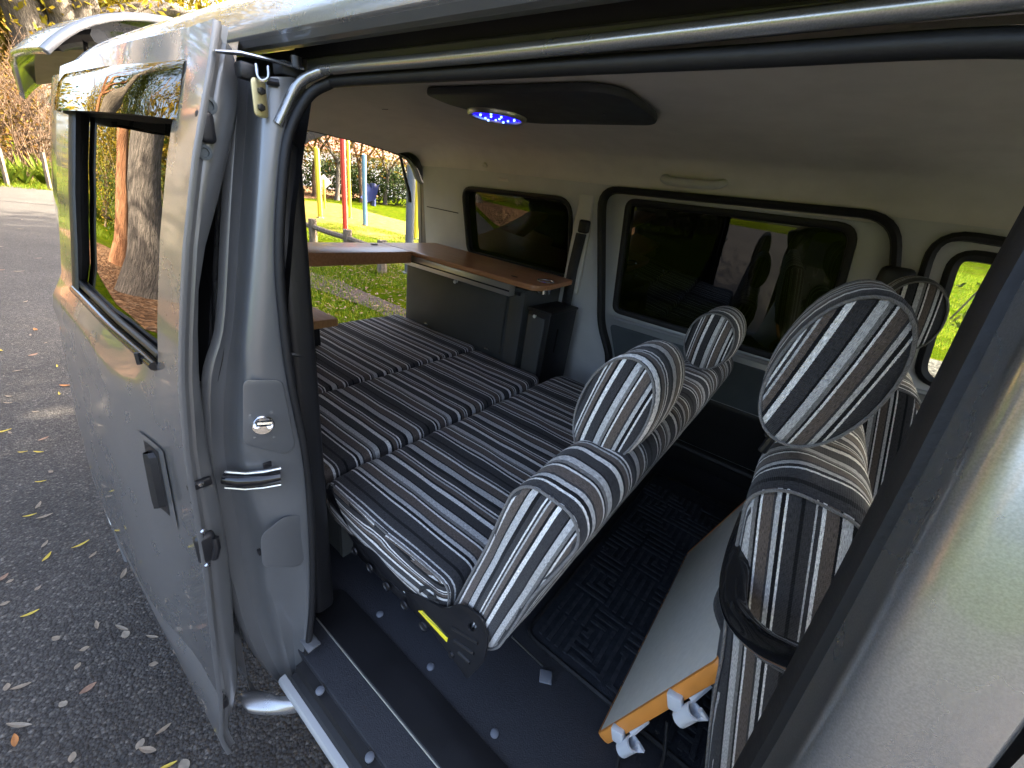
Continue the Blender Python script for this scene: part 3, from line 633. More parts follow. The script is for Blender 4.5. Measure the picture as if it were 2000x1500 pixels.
rbox('edge_bump_stop', onedge(437, 1372, .003), (.012, .016, .030), 'black_plastic', door, .005, 2)
# lower roller arm bridging from the door to the sill
ar = [[az(px, py, z) for px, py in line] for z, line in ((.428, [(462, 1352), (500, 1340), (548, 1362), (596, 1352)]), (.434, [(466, 1368), (508, 1352), (552, 1375), (606, 1362)]), (.426, [(474, 1384), (520, 1374), (560, 1385), (610, 1372)]), (.414, [(480, 1394), (530, 1396), (570, 1394), (611, 1378)]), (.40, [(484, 1396), (532, 1400), (574, 1398), (612, 1384)]))]
o = mesh('lower_roller_arm', *grid(ar), 'silver', door, True, 60); sm = o.modifiers.new('s', 'SOLIDIFY'); sm.thickness = .006
md = o.modifiers.new('sub', 'SUBSURF'); md.levels = md.render_levels = 2
mesh('arm_bolt', *lathe([(0, .006), (.005, .005), (.006, 0)], az(585, 1352, .434), (0, 0, 1), 6), 'steel', door)
# ================================================================== tailgate, raised
tgp = []
H = np.array([-2.06, 0, 1.84])
def tg(s, y, d=0):   # s metres along the gate from its hinge, d outward
    a = R_(6+10*s); px_ = H[0]-s*math.cos(R_(6)); pz_ = H[2]+.13+.07*s-.06*s*s
    return (px_, y, pz_+d)
yls = .5-.5*np.cos(np.linspace(0, math.pi, 33))
def tgy(s, q): wd = .74-.10*max(0, s-.6); return .84+(q*2-1)*wd
rows = []
for s in np.linspace(-.02, 1.28, 26):
    rows.append([tg(s, tgy(s, q), -.17*abs(2*q-1)**5-.03*abs(2*q-1)**2-.45*max(0, s-.85)**2) for q in yls])
gate = mesh('tailgate', *grid(rows), 'silver', van, True, 60); tag(gate, 'raised silver tailgate seen edge on'); sm = gate.modifiers.new('s', 'SOLIDIFY'); sm.thickness = .02; sm.offset = -1
rows = [[tg(s, tgy(s, q), -.05-.12*abs(2*q-1)**6) for q in np.linspace(.12, .88, 7)] for s in np.linspace(.1, .66, 6)]
mesh('tailgate_glass', *grid(rows), 'glass_rear', gate)
rows = [[tg(s, tgy(s, q), -.085-.14*abs(2*q-1)**4-.12*max(0, s-.85)-(.03 if 0 < i < 4 and 0 < j < 6 else 0)) for j, q in enumerate(np.linspace(.05, .95, 8))] for i, s in enumerate(np.linspace(.62, 1.26, 6))]
plain('trim_beige', (.42, .33, .17), .6)
mesh('tailgate_lining', *grid(rows), 'trim_beige', gate)
for q in (.10, .90):
    mesh('gate_frame_rail', *tube([tg(s, tgy(s, q), -.13) for s in np.linspace(.02, 1.2, 8)], .022, 8), 'black_plastic', gate)
mesh('gate_wiper_motor', *tube([tg(.62, .84, -.075), tg(.80, .84, -.085)], .03, 10), 'black_plastic', gate)
mesh('gate_latch', *tube([tg(1.2, .8, -.06), tg(1.2, .8, -.10)], .02, 8), 'black_metal', gate)
for y in (.18, 1.5):
    mesh('gas_strut', *tube([(-2.08, y, 1.45), (-2.09-.0, y, 1.5), tg(.16, y+(.06 if y < 1 else -.03), -.12)], [.011, .011, .006], 8), 'black_metal', gate)
# ================================================================== INTERIOR THINGS
BZ = .87
def rr(x0, x1, z0, z1, r=.02, n=5): return rpoly([(x0, z0), (x1, z0), (x1, z1), (x0, z1)], r, n)
def slabprof(x0, x1, z0, z1, r, k=8):     # rounded rectangle with points along the long sides, so the top can be lumpy
    P = rr(x0, x1, z0, z1, r); out = []
    for i, p in enumerate(P):
        q = P[(i+1) % len(P)]; d = math.dist(p, q); m_ = max(1, int(d/.05))
        for j in range(m_): out.append((p[0]+(q[0]-p[0])*j/m_, p[1]+(q[1]-p[1])*j/m_))
    return out
t1 = empty('bed_cushion', (-1.53, .75, .80), 'striped bed cushion at the tailgate end of the bed', 'cushion')
cushion('cushion_cover', slabprof(-1.845, -1.226, .80, BZ+.002, .018), .19, 1.235, t1, re=.022, ny=30, lump=.0022, seed=1)
rbox('base_board', (-1.535, .715, .786), (.60, 1.02, .018), 'wood_oak', t1, .003)
t2 = empty('bed_cushion', (-1.02, .70, .80), 'striped bed cushion in the middle, between bench seat and rear cushion', 'cushion')
cushion('cushion_cover', slabprof(-1.219, -.812, .775, BZ, .028), .19, 1.215, t2, re=.026, ny=30, lump=.0024, seed=2)
rbox('base_board', (-1.015, .70, .765), (.38, 1.0, .016), 'wood_oak', t2, .003)
bx_ = empty('bed_box', (-1.35, .75, fz), 'dark board box carrying the bed cushions', 'bed base')
rbox('front_board', (-.83, .74, .642), (.016, .96, .222), 'board_dark', bx_, .002)
rbox('side_board', (-1.34, .27, .642), (1.0, .016, .222), 'board_dark', bx_, .002)
rbox('rear_board', (-1.84, .74, .65), (.016, .96, .24), 'board_dark', bx_, .002)
rbox('end_upright', (-.80, .165, .70), (.03, .02, .34), 'board_dark', bx_, .003)
# ---- rear bench, its backrest reclined towards the front seats
bench = empty('bench_seat', (-.5, .75, fz), 'striped bench seat with two headrests and its backrest tipped over the floor', 'seat')
cushion('seat_cushion', slabprof(-.802, -.350, .755, BZ-.004, .034), .205, 1.325, bench, re=.03, ny=34, lump=.003, pipe=.0022, seed=3, uoff=.03)
bk = rpoly([(-.350, .800), (-.272, .758), (-.232, .790), (-.128, 1.150), (-.150, 1.192), (-.225, 1.198), (-.256, 1.168)], [.025, .02, .04, .03, .03, .03, .03], 5)
bk = [tuple(p) for p in bk]
def densify(P, st=.04):
    out = []
    for i, p in enumerate(P):
        q = P[(i+1) % len(P)]; m_ = max(1, int(math.dist(p, q)/st))
        for j in range(m_): out.append((p[0]+(q[0]-p[0])*j/m_, p[1]+(q[1]-p[1])*j/m_))
    return out
cushion('backrest', densify(bk), .212, 1.295, bench, re=.026, dome=.01, ny=34, lump=.003, pipe=.0024, seed=4, uoff=.07)
def ell(c, u, a, b_, n=32, p=2.05):
    u = np.array(u, float); u = u/np.linalg.norm(u); v_ = np.array([-u[1], u[0]]); out = []
    for k in range(n):
        th = 2*math.pi*k/n; ct, s_ = math.cos(th), math.sin(th)
        q = np.array(c)+u*a*math.copysign(abs(ct)**(2/p), ct)+v_*b_*math.copysign(abs(s_)**(2/p), s_); out.append(tuple(q))
    return out
def headrest(parent, ptop, pbot, y0, y1, b_, seed, uoff=0, post=True, a_ext=1.0):
    A, B = ay(*ptop, y0), ay(*pbot, y0); c = ((A+B)/2)[[0, 2]]; u = (A-B)[[0, 2]]; a = np.linalg.norm(u)/2*a_ext; u = u/np.linalg.norm(u)
    o = cushion('headrest', ell(c, u, a, b_), y0, y1, parent, re=.020, dome=.016, ny=8, lump=.002, pipe=.0020, seed=seed, uoff=uoff, vert_axis=u)
    if post:
        for f_ in (.35, .65):
            y = y0+(y1-y0)*f_; q = c-u*(a+.045); r_ = c-u*(a-.03)
            mesh('post', *tube([(q[0], y, q[1]), (r_[0], y, r_[1])], .006, 8), 'black_metal', o)
    return c, u, a
print('HR1', headrest(bench, (1250, 702), (1142, 902), .392, .555, .064, 5, .01))
print('HR2', headrest(bench, (1408, 612), (1360, 722), .93, 1.10, .062, 6, .02))
# steel side plate with a yellow warning label, rail, black block for the dark void
def pl(px, py, y=.2): return ay(px, py, y)
ol = [(838, 1172), (868, 1188), (903, 1178), (942, 1203), (955, 1252), (946, 1292), (914, 1326), (888, 1288), (846, 1232), (800, 1182), (790, 1150)]
ol2 = [(float(pl(*p)[0]), float(pl(*p)[2])) for p in ol]
side = panel('side_plate', rpoly(ol2, .012, 4), [[(float(pl(924+8*math.cos(a), 1222+9*math.sin(a))[0]), float(pl(924+8*math.cos(a), 1222+9*math.sin(a))[2])) for a in np.linspace(0, 6.28, 13)[:-1]]], .006, lambda a, b_, d: (a, .2+d, b_), 'black_metal', bench, .0015)
for (a, b_), (c, d) in (((884, 1226), (934, 1255)), ((888, 1250), (926, 1276)), ((896, 1274), (918, 1294))):
    p, q = pl(a, b_, .1965), pl(c, d, .1965); mesh('plate_rib', *tube([p, q], .004, 8), 'black_plastic', side)
st = panel('warning_label', [tuple(pl(*p)[[0, 2]]) for p in ((820, 1190), (829, 1190), (878, 1243), (876, 1251))], [], .001, lambda a, b_, d: (a, .1955+d, b_), 'yellow_sticker', side, .0002)
for k in (0, 1): mesh('label_print', *tube([pl(824+2*k, 1196-2*k, .1947), pl(874+1*k, 1245-3*k, .1947)], .0006, 4), 'black_plastic', st)
mesh('plate_pivot', *lathe([(0, .005), (.007, .004), (.008, 0)], pl(882, 1278, .197), (0, -1, 0), 12), 'black_plastic', side)
rl = [pl(648, 955, .215), pl(700, 1035, .215), pl(760, 1110, .215), pl(838, 1178, .212)]
mesh('seat_rail', *tube(rl, [.016]*4, 8, flat=1.6), 'black_metal', bench)
mesh('seat_rail_lower', *tube([p+np.array([.0, .006, -.05]) for p in rl], [.012]*4, 8, flat=1.5), 'black_metal', bench)
for k in range(5):
    p = rl[1]*(1-k/4)+rl[3]*k/4+np.array([0, -.012, -.06]); mesh('rail_slot', *lathe([(0, .001), (.009, .001), (.011, .003), (.012, 0)], p, (0, -1, 0), 10), 'black_plastic', bench)
for k in range(3):
    p = pl(790+12*k, 1155+13*k, .199); rbox('rail_mark', p, (.006, .002, .006), 'clip_grey', bench, .0005)
mesh('release_strap', *tube(spline([pl(818, 1160, .205), pl(826, 1148, .198), pl(845, 1152, .195), pl(850, 1168, .196), pl(836, 1166, .197), pl(858, 1178, .20)], 5), .004, 6, flat=.4), 'belt', bench)
rbox('under_seat_void', (-.58, .76, .66), (.42, .98, .18), 'black_plastic', bench, .01)  # black block stands in for the shaded void below the seat
for x in (-.76, -.40):
    for y in (.33, 1.2): rbox('leg', (x, y, .562), (.05, .05, .07), 'black_metal', bench, .006)
mesh('stay_wire', *tube([az(1000, 1243, .58), az(1060, 1300, .54)], .003, 6), 'black_metal', bench)
# ---- front seats
def front_seat(label, dx_, y0, y1, hr, seed, arms=True):
    s = empty('front_seat', (.4+dx_, (y0+y1)/2, fz), label, 'seat', None)
    P = rpoly([(.165+dx_, .62), (.32+dx_, .62), (.31+dx_, .75), (.165+dx_, 1.245), (.135+dx_, 1.285), (.055+dx_, 1.290), (.018+dx_, 1.255), (.04+dx_, 1.12), (.085+dx_, .90)], [.03, .03, .05, .05, .04, .04, .04, .1, .1], 5)
    cushion('backrest', densify([tuple(p) for p in P]), y0, y1, s, re=.04, dome=.014, ny=16, lump=.003, pipe=.0024, seed=seed, uoff=.017*seed)
    cushion('seat_cushion', slabprof(.25+dx_, .72+dx_, .64, .80, .05), y0, y1, s, re=.035, ny=12, lump=.003, seed=seed+1)
    rbox('seat_base', (.47+dx_, (y0+y1)/2, .585), (.38, y1-y0-.08, .11), 'black_plastic', s, .02)
    headrest(s, *hr[:2], hr[2], hr[3], hr[4], seed+2, .004)
    return s
fs1 = front_seat('striped front seat beside the open doorway, white folded table behind it', 0, .345, .80, ((1745, 575), (1512, 872), .375, .58, .060), 11)
fs2 = front_seat('striped front seat beside the far window, partly hidden by the other front seat', .125, 1.03, 1.50, ((1806, 545), (1752, 690), 1.10, 1.28, .062), 15)
# loose hem of the seat cover
rows = []
rs = np.random.default_rng(3)
for i, (px, py) in enumerate([(1432, 1085), (1406, 1130), (1392, 1180), (1404, 1230), (1416, 1275), (1404, 1330), (1396, 1390), (1394, 1450), (1396, 1499)]):
    rows.append([ay(px+8*math.sin(2.2*i)*(k == 0)+k*26, py+3*math.sin(i*1.7+k), .37+.012*k+.010*math.sin(i*2.3+k*1.3)) for k in range(5)])
vs, fs = grid(rows); me = bpy.data.meshes.new('cover_hem'); me.from_pydata([tuple(map(float, v)) for v in vs], [], fs); ul = me.uv_layers.new(name='UVMap')
for l in me.loops: ul.data[l.index].uv = ((l.vertex_index % 5)*.021+.01, (l.vertex_index//5)*.06)
o = obj('cover_hem', me, 'stripe', fs1); md = o.modifiers.new('sub', 'SUBSURF'); md.levels = md.render_levels = 2; sm = o.modifiers.new('so', 'SOLIDIFY'); sm.thickness = .003
# glossy black assist bar beside the front seat
bar = spline([ay(1468, 1010, .43), ay(1444, 1080, .36), ay(1431, 1150, .31), ay(1442, 1205, .275), ay(1490, 1256, .235), ay(1560, 1293, .185), ay(1650, 1330, .125)], 6)
mesh('assist_bar', *tube(bar, .0165, 14), 'black_gloss', van)
# ---- folded table board leaning behind the front seat
P0, P1 = az(1178, 1440, .545), ay(1400, 1306, .375)
P0 = np.array([P0[0], .372, .545]); P1 = np.array([P1[0], .372, P1[2]])
ud = (P1-P0); lu = np.linalg.norm(ud); ud = ud/lu; nd = np.cross(ud, (0, 1, 0)); nd = nd/np.linalg.norm(nd)
brd = empty('folding_table', tuple(P0), 'white folded table board with orange edge leaning behind the front seat', 'table')
def b3(a, b_, d): return P0+ud*a+np.array([0, 1, 0])*b_+nd*(d)
panel('table_board', rpoly([(.0, .0), (lu+.02, .0), (lu+.02, .68), (.0, .68)], .012, 4), [], .022, b3, 'board_white', brd, .002)
lpo = rpoly([(.0, .0), (lu+.02, .0), (lu+.02, .68), (.0, .68)], .012, 4)
mesh('edge_band', *band(lpo, b3, [(.002, -.0125), (-.004, -.012), (-.006, -.006), (-.006, .006), (-.004, .012), (.002, .0125)]), 'orange_edge', brd)
for k, (px, py) in enumerate(((1213, 1432), (1338, 1372))):
    a = .07 if k == 0 else lu*.70
    sgn = 1 if nd[0] > 0 else -1
    cb = rbox('table_clip', b3(a, -.010, sgn*.004), (.026, .016, .034), 'clip_grey', brd, .004, 2, Matrix.Rotation(-.34, 3, 'Y'))
    mesh('clip_socket', *lathe([(.011, -.022), (.014, -.022), (.014, .022), (.011, .022), (.009, .0), (.011, -.022)], b3(a+.002, -.013, sgn*.027), tuple(ud), 16), 'clip_grey', cb)
    mesh('clip_hook', *tube([b3(a+.012, -.012, sgn*.038), b3(a+.03, -.012, sgn*.044), b3(a+.034, -.012, sgn*.030)], .005, 6), 'clip_grey', cb)
    mesh('clip_stem', *tube([b3(a+.02, .0, sgn*.016), b3(a+.05, .03, sgn*.024)], .008, 8), 'clip_grey', cb)
mesh('leg_cord', *tube(spline([b3(.03, .0, sgn*.03), b3(-.0, -.02, sgn*.05), b3(.0, -.01, sgn*.09), b3(.06, .02, sgn*.10), b3(.12, .06, sgn*.06)], 5), .0035, 6), 'rubber', brd)
for b_ in (.12, .56): mesh('folded_leg', *tube([b3(.03, b_, sgn*.026), b3(lu, b_, sgn*.026)], .011, 8), 'clip_grey', brd)
# ---- floor mat with a raised maze weave
matt = empty('floor_mat', (-.1, .9, fz), 'dark navy carpet mat with maze weave between bench and front seats', 'mat')
mx0, mx1, my0, my1 = -.285, .30, .445, 1.45
panel('mat_base', rpoly([(mx0, my0), (mx1, my0), (mx1, my1), (mx0, my1)], .035, 5), [], .007, lambda a, b_, d: (a, b_, fz+.0095+d), 'mat_carpet', matt, .002)
lpm = rpoly([(mx0, my0), (mx1, my0), (mx1, my1), (mx0, my1)], .035, 5)
mesh('bound_edge', *band(lpm, lambda a, b_, d: (a, b_, fz+.013+d), [(-.003, -.006), (-.004, .0), (.002, .003), (.008, .0005)]), 'rubber', matt)
parts = []; rs = random.Random(5); cell = .098
for i in range(int((mx1-mx0-.04)/cell)):
    for j in range(int((my1-my0-.04)/cell)):
        cx_, cy_ = mx0+.02+(i+.5)*cell, my0+.02+(j+.5)*cell; q = rs.randrange(4); kind = rs.random()
        Mq = Matrix.Rotation(q*math.pi/2+math.pi/4*0, 3, 'Z')
        for k in range(4):
            e = -.5+.12+k*.25; ln = (k+1)*.25-.06
            segs = [((e, (-.5+ln-.5+.0)/1+.0), (.10, ln*.98)), (((-.5+ln)/2-.25, e), (ln, .10))] if kind < .6 else [((e, 0), (.10, .9))]
            for (ox, oy), (sx, sy) in segs:
                ox, oy = max(-.45, min(.45, ox)), max(-.45, min(.45, oy))
                c = Mq @ Vector((ox*cell, oy*cell, 0)); parts.append(box((cx_+c.x, cy_+c.y, fz+.0145+.0003*rs.random()), (sx*cell, sy*cell, .005), Mq))
vs, fs = join(parts); me = bpy.data.meshes.new('maze_weave'); me.from_pydata(vs, [], fs); me.update(); o = obj('maze_weave', me, 'mat_loop', matt, False); o['kind'] = 'stuff'
tgp_ = az(1066, 1322, fz+.01)
o = rbox('plastic_tag', tgp_, (.030, .030, .006), 'tag_grey', None, .004, 2, Matrix.Rotation(.5, 3, 'Z')); tag(o, 'small grey plastic tag on the floor at the corner of the mat', 'tag')
# ---- honeycomb mesh bag
parts = []; mb = az(1690, 1060, .86)
for i in range(-5, 6):
    for j in range(-5, 6):
        cx_, cy_ = mb[0]+.06+(i+.5*(j % 2))*.021, mb[1]+.02+j*.018
        hexo = [(cx_+.0121*math.cos(a), cy_+.0121*math.sin(a)) for a in np.arange(6)*math.pi/3+math.pi/6]
        hexi = [(cx_+.0092*math.cos(a), cy_+.0092*math.sin(a)) for a in np.arange(6)*math.pi/3+math.pi/6]
        zf = lambda x, y: .86+.02*math.sin(18*x+9*y)-.25*(x-mb[0])-.1*abs(y-mb[1])
        vs = [(x, y, zf(x, y)) for x, y in hexo+hexi]+[(x, y, zf(x, y)-.004) for x, y in hexo+hexi]
        f_ = []
        for k in range(6):
            k2 = (k+1) % 6; f_ += [(k, k2, 6+k2, 6+k), (12+k, 18+k, 18+k2, 12+k2), (6+k, 6+k2, 18+k2, 18+k)]
        parts.append((vs, f_))
vs, fs = join(parts); me = bpy.data.meshes.new('mesh_bag'); me.from_pydata([tuple(map(float, v)) for v in vs], [], fs); me.update()
o = obj('mesh_bag', me, 'clip_grey', None); tag(o, 'pale honeycomb mesh bag lying between the two front seats', 'bag')
# ---- kitchen cabinet along the far wall
cab = empty('storage_cabinet', (-1.39, 1.42, fz), 'dark grey cabinet with wood worktop under the tinted quarter window', 'cabinet')
rbox('carcass', (-1.395, 1.405, .865), (.80, .29, .67), 'board_dark', cab, .002)
rbox('cabinet_door', (-1.415, 1.252, 1.02), (.655, .018, .29), 'board_dark', cab, .003)
rbox('corner_post', (-1.025, 1.25, .88), (.075, .02, .62), 'board_dark', cab, .004)
q = ay(893, 550, 1.24); kb = mesh('knob', *lathe([(0, .022), (.007, .021), (.009, .016), (.006, .010), (.004, .004), (.006, 0)], q, (0, -1, 0), 14), 'knob', cab)
for px, py in ((832, 634), (950, 688)):
    q = ay(px, py, 1.238); rbox('hinge', (q[0], 1.238, .882), (.03, .006, .006), 'steel', cab, .001)
wt = [(-1.925, 1.58), (-.925, 1.535), (-.895, 1.30), (-.90, 1.215), (-.925, 1.187), (-1.655, 1.187), (-1.925, 1.187)]
top = panel('worktop', rpoly(wt, [.01, .02, .06, .02, .03, .004, .01], 4), [], .022, lambda a, b_, d: (a, b_, 1.236+d), 'wood', cab, .003)
rbox('metal_rail', (-1.405, 1.210, 1.198), (.74, .040, .050), 'alu', cab, .002)
rbox('rail_groove', (-1.405, 1.1885, 1.196), (.738, .004, .006), 'dark_gap', cab, .0005)
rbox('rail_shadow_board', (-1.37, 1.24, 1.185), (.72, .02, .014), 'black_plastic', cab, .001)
q = az(1066, 549, 1.248); mesh('cup_ring', *lathe([(.030, -.004), (.032, .002), (.038, .003), (.040, -.001)], q, (0, 0, 1), 24), 'steel', cab)
mesh('cup_well', *lathe([(.030, .0), (.029, -.055), (.0, -.056)], q, (0, 0, 1), 20), 'steel', cab)
q = az(1005, 540, 1.248); rbox('worktop_catch', q, (.03, .012, .003), 'black_plastic', cab, .001)
binn = empty('storage_bin', (-.905, 1.36, .75), 'slim black storage bin with white knob beside the cabinet', 'bin')
rbox('bin_body', (-.905, 1.365, .93), (.115, .23, .40), 'black_plastic', binn, .004)
rbox('bin_lid', (-.905, 1.365, 1.136), (.121, .238, .012), 'black_plastic', binn, .003)
rbox('bin_front', (-.912, 1.247, .955), (.085, .008, .31), 'board_dark', binn, .003)
q = ay(1047, 617, 1.24); mesh('knob', *lathe([(0, .018), (.006, .017), (.008, .013), (.005, .008), (.004, 0)], q, (0, -1, 0), 14), 'knob', binn)
mesh('side_slot', *tube([(-.846, 1.33, .95), (-.846, 1.33, 1.06)], .004, 6), 'black_gloss', binn)
# ---- rear table across the tailgate opening
rt = empty('rear_table', (-1.80, .8, 1.19), 'brown wood table spanning the open tailgate beside the cabinet worktop', 'table')
panel('table_top', rpoly([(-1.925, .16), (-1.665, .16), (-1.665, 1.183), (-1.925, 1.183)], .008, 3), [], .055, lambda a, b_, d: (a, b_, 1.2185+d), 'wood', rt, .003)
rbox('table_bracket', (-1.80, .15, 1.16), (.12, .03, .08), 'black_metal', rt, .004)
rbox('table_catch', (-1.86, 1.10, 1.249), (.02, .03, .004), 'black_plastic', rt, .001)
# ---- small side cupboard at the near rear corner
sd = empty('side_cupboard', (-1.78, .40, .87), 'small black side cupboard with oak top at the end of the bed', 'cupboard')
rbox('cupboard_top', (-1.80, .405, .982), (.50, .60, .034), 'wood_oak', sd, .006, 3)
rbox('cupboard_body', (-1.82, .38, .918), (.44, .54, .09), 'black_plastic', sd, .004)
rbox('drawer_bracket', (-1.585, .52, .945), (.02, .12, .03), 'clip_grey', sd, .003)
rbox('cupboard_leg', (-1.62, .20, .70), (.05, .05, .34), 'black_plastic', sd, .003)
mesh('knob', *lathe([(0, .02), (.009, .018), (.010, .012), (.005, .006), (.005, 0)], ax(611, 745, -1.24), (1, 0, 0), 12), 'clip_grey', sd)
# ================================================================== GROUND AND PLANTING
def sstep(a, b_, x): q = min(1, max(0, (x-a)/(b_-a))); return q*q*(3-2*q)
def zg(x, y):
    return .06*max(0, y-15)*sstep(-14, -2, x)+.03*max(0, -19-x)*sstep(6, 0, y)
# lawn: grass colours, bare soil and leaf litter mixed by noise
m, t, b = nodes('lawn'); b.inputs['Specular IOR Level'].default_value = .0; v = coords(t)
n1 = noise(t, v, .35, 5); n2 = noise(t, v, 3.2, 6, .7); n3 = noise(t, v, 34, 5, .7); n4 = noise(t, v, 110, 3)
grassc = ramp(t, n2, [(.3, (.018, .036, .0015)), (.5, (.055, .085, .003)), (.7, (.11, .11, .006))])
soil = ramp(t, n4, [(.3, (.028, .026, .008)), (.55, (.055, .048, .014)), (.75, (.095, .08, .028))])
wv = ramp(t, mix(t, .55, n1, n3), [(.53, (0, 0, 0)), (.61, (1, 1, 1))])
c0 = mix(t, wv, grassc, soil)
L(t, mix(t, .6, c0, ramp(t, n3, [(.35, (.35,)*3), (.65, (1.2,)*3)]), 'MULTIPLY'), b.inputs['Base Color']); b.inputs['Roughness'].default_value = .95
bump(t, b, n4, 1, .04)
m, t, b = nodes('litter'); b.inputs['Specular IOR Level'].default_value = .0; v = coords(t)
vo = N(t, 'TexVoronoi'); vo.inputs['Scale'].default_value = 13; L(t, v, vo.inputs['Vector'])
L(t, mix(t, .55, ramp(t, vo.outputs['Color'], [(.1, (.03, .018, .012)), (.35, (.09, .05, .028)), (.6, (.17, .095, .05)), (.9, (.21, .15, .10))]), ramp(t, noise(t, v, 40, 4), [(.3, (.035, .022, .016)), (.7, (.15, .085, .045))])), b.inputs['Base Color']); b.inputs['Roughness'].default_value = .9
bump(t, b, vo.outputs['Distance'], 1, .05)
m, t, b = nodes('dirt'); b.inputs['Specular IOR Level'].default_value = .0; v = coords(t)
L(t, ramp(t, mix(t, .5, noise(t, v, 30, 6, .75), noise(t, v, 160, 3)), [(.35, (.035, .027, .024)), (.5, (.075, .06, .052)), (.64, (.15, .12, .10))]), b.inputs['Base Color']); b.inputs['Roughness'].default_value = .95
bump(t, b, noise(t, v, 60, 5), 1, .03)
m, t, b = nodes('sand'); b.inputs['Specular IOR Level'].default_value = .0; v = coords(t)
L(t, ramp(t, mix(t, .5, noise(t, v, 4, 6, .75), noise(t, v, 60, 3)), [(.38, (.09, .085, .010)), (.52, (.145, .115, .032)), (.62, (.19, .15, .065))]), b.inputs['Base Color']); b.inputs['Roughness'].default_value = .95
m, t, b = nodes('gravel'); b.inputs['Specular IOR Level'].default_value = .0; v = coords(t); vo = N(t, 'TexVoronoi'); vo.inputs['Scale'].default_value = 22; L(t, v, vo.inputs['Vector'])
L(t, ramp(t, vo.outputs['Color'], [(.1, (.035, .035, .034)), (.5, (.075, .072, .068)), (.9, (.14, .133, .125))]), b.inputs['Base Color']); b.inputs['Roughness'].default_value = .9; bump(t, b, vo.outputs['Distance'], .8, .03)
# asphalt: dark binder, grey stones, wear
m, t, b = nodes('asphalt'); v = coords(t)
vo = N(t, 'TexVoronoi'); vo.inputs['Scale'].default_value = 120; L(t, v, vo.inputs['Vector'])
vo2 = N(t, 'TexVoronoi'); vo2.inputs['Scale'].default_value = 260; L(t, v, vo2.inputs['Vector'])
stn = ramp(t, vo.outputs['Color'], [(.1, (.018, .018, .019)), (.5, (.042, .042, .043)), (.78, (.075, .074, .072)), (.93, (.17, .165, .155))])
fin = ramp(t, vo2.outputs['Color'], [(.2, (.02, .02, .021)), (.8, (.07, .068, .066))])
big = ramp(t, noise(t, v, 1.3, 6, .65), [(.3, (1.05, 1.0, .93)), (.7, (1.7, 1.6, 1.48))])
edge = ramp(t, vo.outputs['Distance'], [(.0, (1.15,)*3), (.6, (.6,)*3)])
L(t, mix(t, 1, mix(t, 1, mix(t, .45, stn, fin), edge, 'MULTIPLY'), big, 'MULTIPLY'), b.inputs['Base Color']); b.inputs['Roughness'].default_value = .85
b.inputs['Specular IOR Level'].default_value = .3
inv = N(t, 'Math', operation='SUBTRACT'); inv.inputs[0].default_value = 1; L(t, vo.outputs['Distance'], inv.inputs[1]); bump(t, b, inv.outputs[0], .9, .006)
# sheets
gx = sorted(set(list(np.linspace(-90, -30, 8))+list(np.linspace(-30, 20, 40))+list(np.linspace(20, 90, 8)))); gy = sorted(set(list(np.linspace(-90, -20, 7))+list(np.linspace(-20, 40, 40))+list(np.linspace(40, 120, 8))))
o = mesh('lawn', *grid([[(x, y, zg(x, y)) for x in gx] for y in gy]), 'lawn'); tag(o, kind='structure')
def sheet(name, pts, mat, dz, label=None):
    o = panel(name, pts, [], .002, lambda a, b_, d: (a, b_, zg(a, b_)+dz+max(d, 0)), mat, None, .0005); tag(o, label, None, None, 'structure'); return o
sheet('asphalt_lane', [(-17.2, -1.7), (-12, -1.75), (-4.6, -1.7), (-3.6, -2.4), (-3.0, -7.5), (30, -8), (30, 2.1), (8, 2.0), (-2, 1.95), (-6, 1.8), (-11, 1.9), (-17, 2.3), (-18.2, 1.2)], 'asphalt', .006)
def gp(pts): return [tuple(az(px, py, 0.0)[:2]) for px, py in pts]
sheet('dirt_path', gp([(480, 508), (600, 530), (660, 548), (720, 575), (800, 608), (900, 650), (1000, 720), (860, 690), (790, 640), (730, 606), (660, 580), (600, 560), (480, 535)]), 'dirt', .010)
sheet('sand_patch', gp([(540, 398), (600, 392), (660, 398), (740, 420), (850, 448), (900, 470), (860, 486), (760, 470), (650, 452), (560, 425)]), 'sand', .010)
sheet('mulch_bed', [(-60, 8), (-23, 11.5), (-27, 17), (-37, 28), (-30, 40), (-60, 60)], 'litter', .014)
sheet('leaf_litter_verge', [(-16, -2.2), (-6, -2.0), (-4.3, -2.3), (-3.6, -5.0), (-9, -4.2), (-15, -4.4)], 'litter', .010)
sheet('gravel_path', [(.9, 7.95), (12, 8.8), (12, 10.4), (1.3, 9.6)], 'gravel', .010)
# ---- leaves, bark
def leafmat(name, cols, trans=.45):
    m, t, b = nodes(name); g = N(t, 'NewGeometry'); c = ramp(t, g.outputs['Random Per Island'], [(i/max(1, len(cols)-1), q) for i, q in enumerate(cols)])
    L(t, c, b.inputs['Base Color']); b.inputs['Roughness'].default_value = .7; b.inputs['Specular IOR Level'].default_value = .12
    tr = N(t, 'BsdfTranslucent'); L(t, c, tr.inputs[0]); ms = N(t, 'MixShader'); ms.inputs[0].default_value = trans
    L(t, b.outputs[0], ms.inputs[1]); L(t, tr.outputs[0], ms.inputs[2]); L(t, ms.outputs[0], t.nodes['Material Output'].inputs[0]); return m
leafmat('leaf_gum', [(.025, .045, .008), (.05, .075, .012), (.085, .10, .016), (.12, .115, .02)])
leafmat('leaf_yellow', [(.09, .085, .008), (.17, .135, .012), (.24, .18, .018), (.13, .075, .010)])
leafmat('leaf_autumn', [(.075, .034, .009), (.13, .06, .012), (.16, .095, .018), (.10, .075, .012), (.055, .024, .009)])
leafmat('leaf_dark', [(.012, .022, .008), (.03, .05, .012), (.05, .07, .016)], .25)
leafmat('leaf_blade', [(.05, .085, .008), (.09, .13, .012), (.14, .165, .018)], .4)
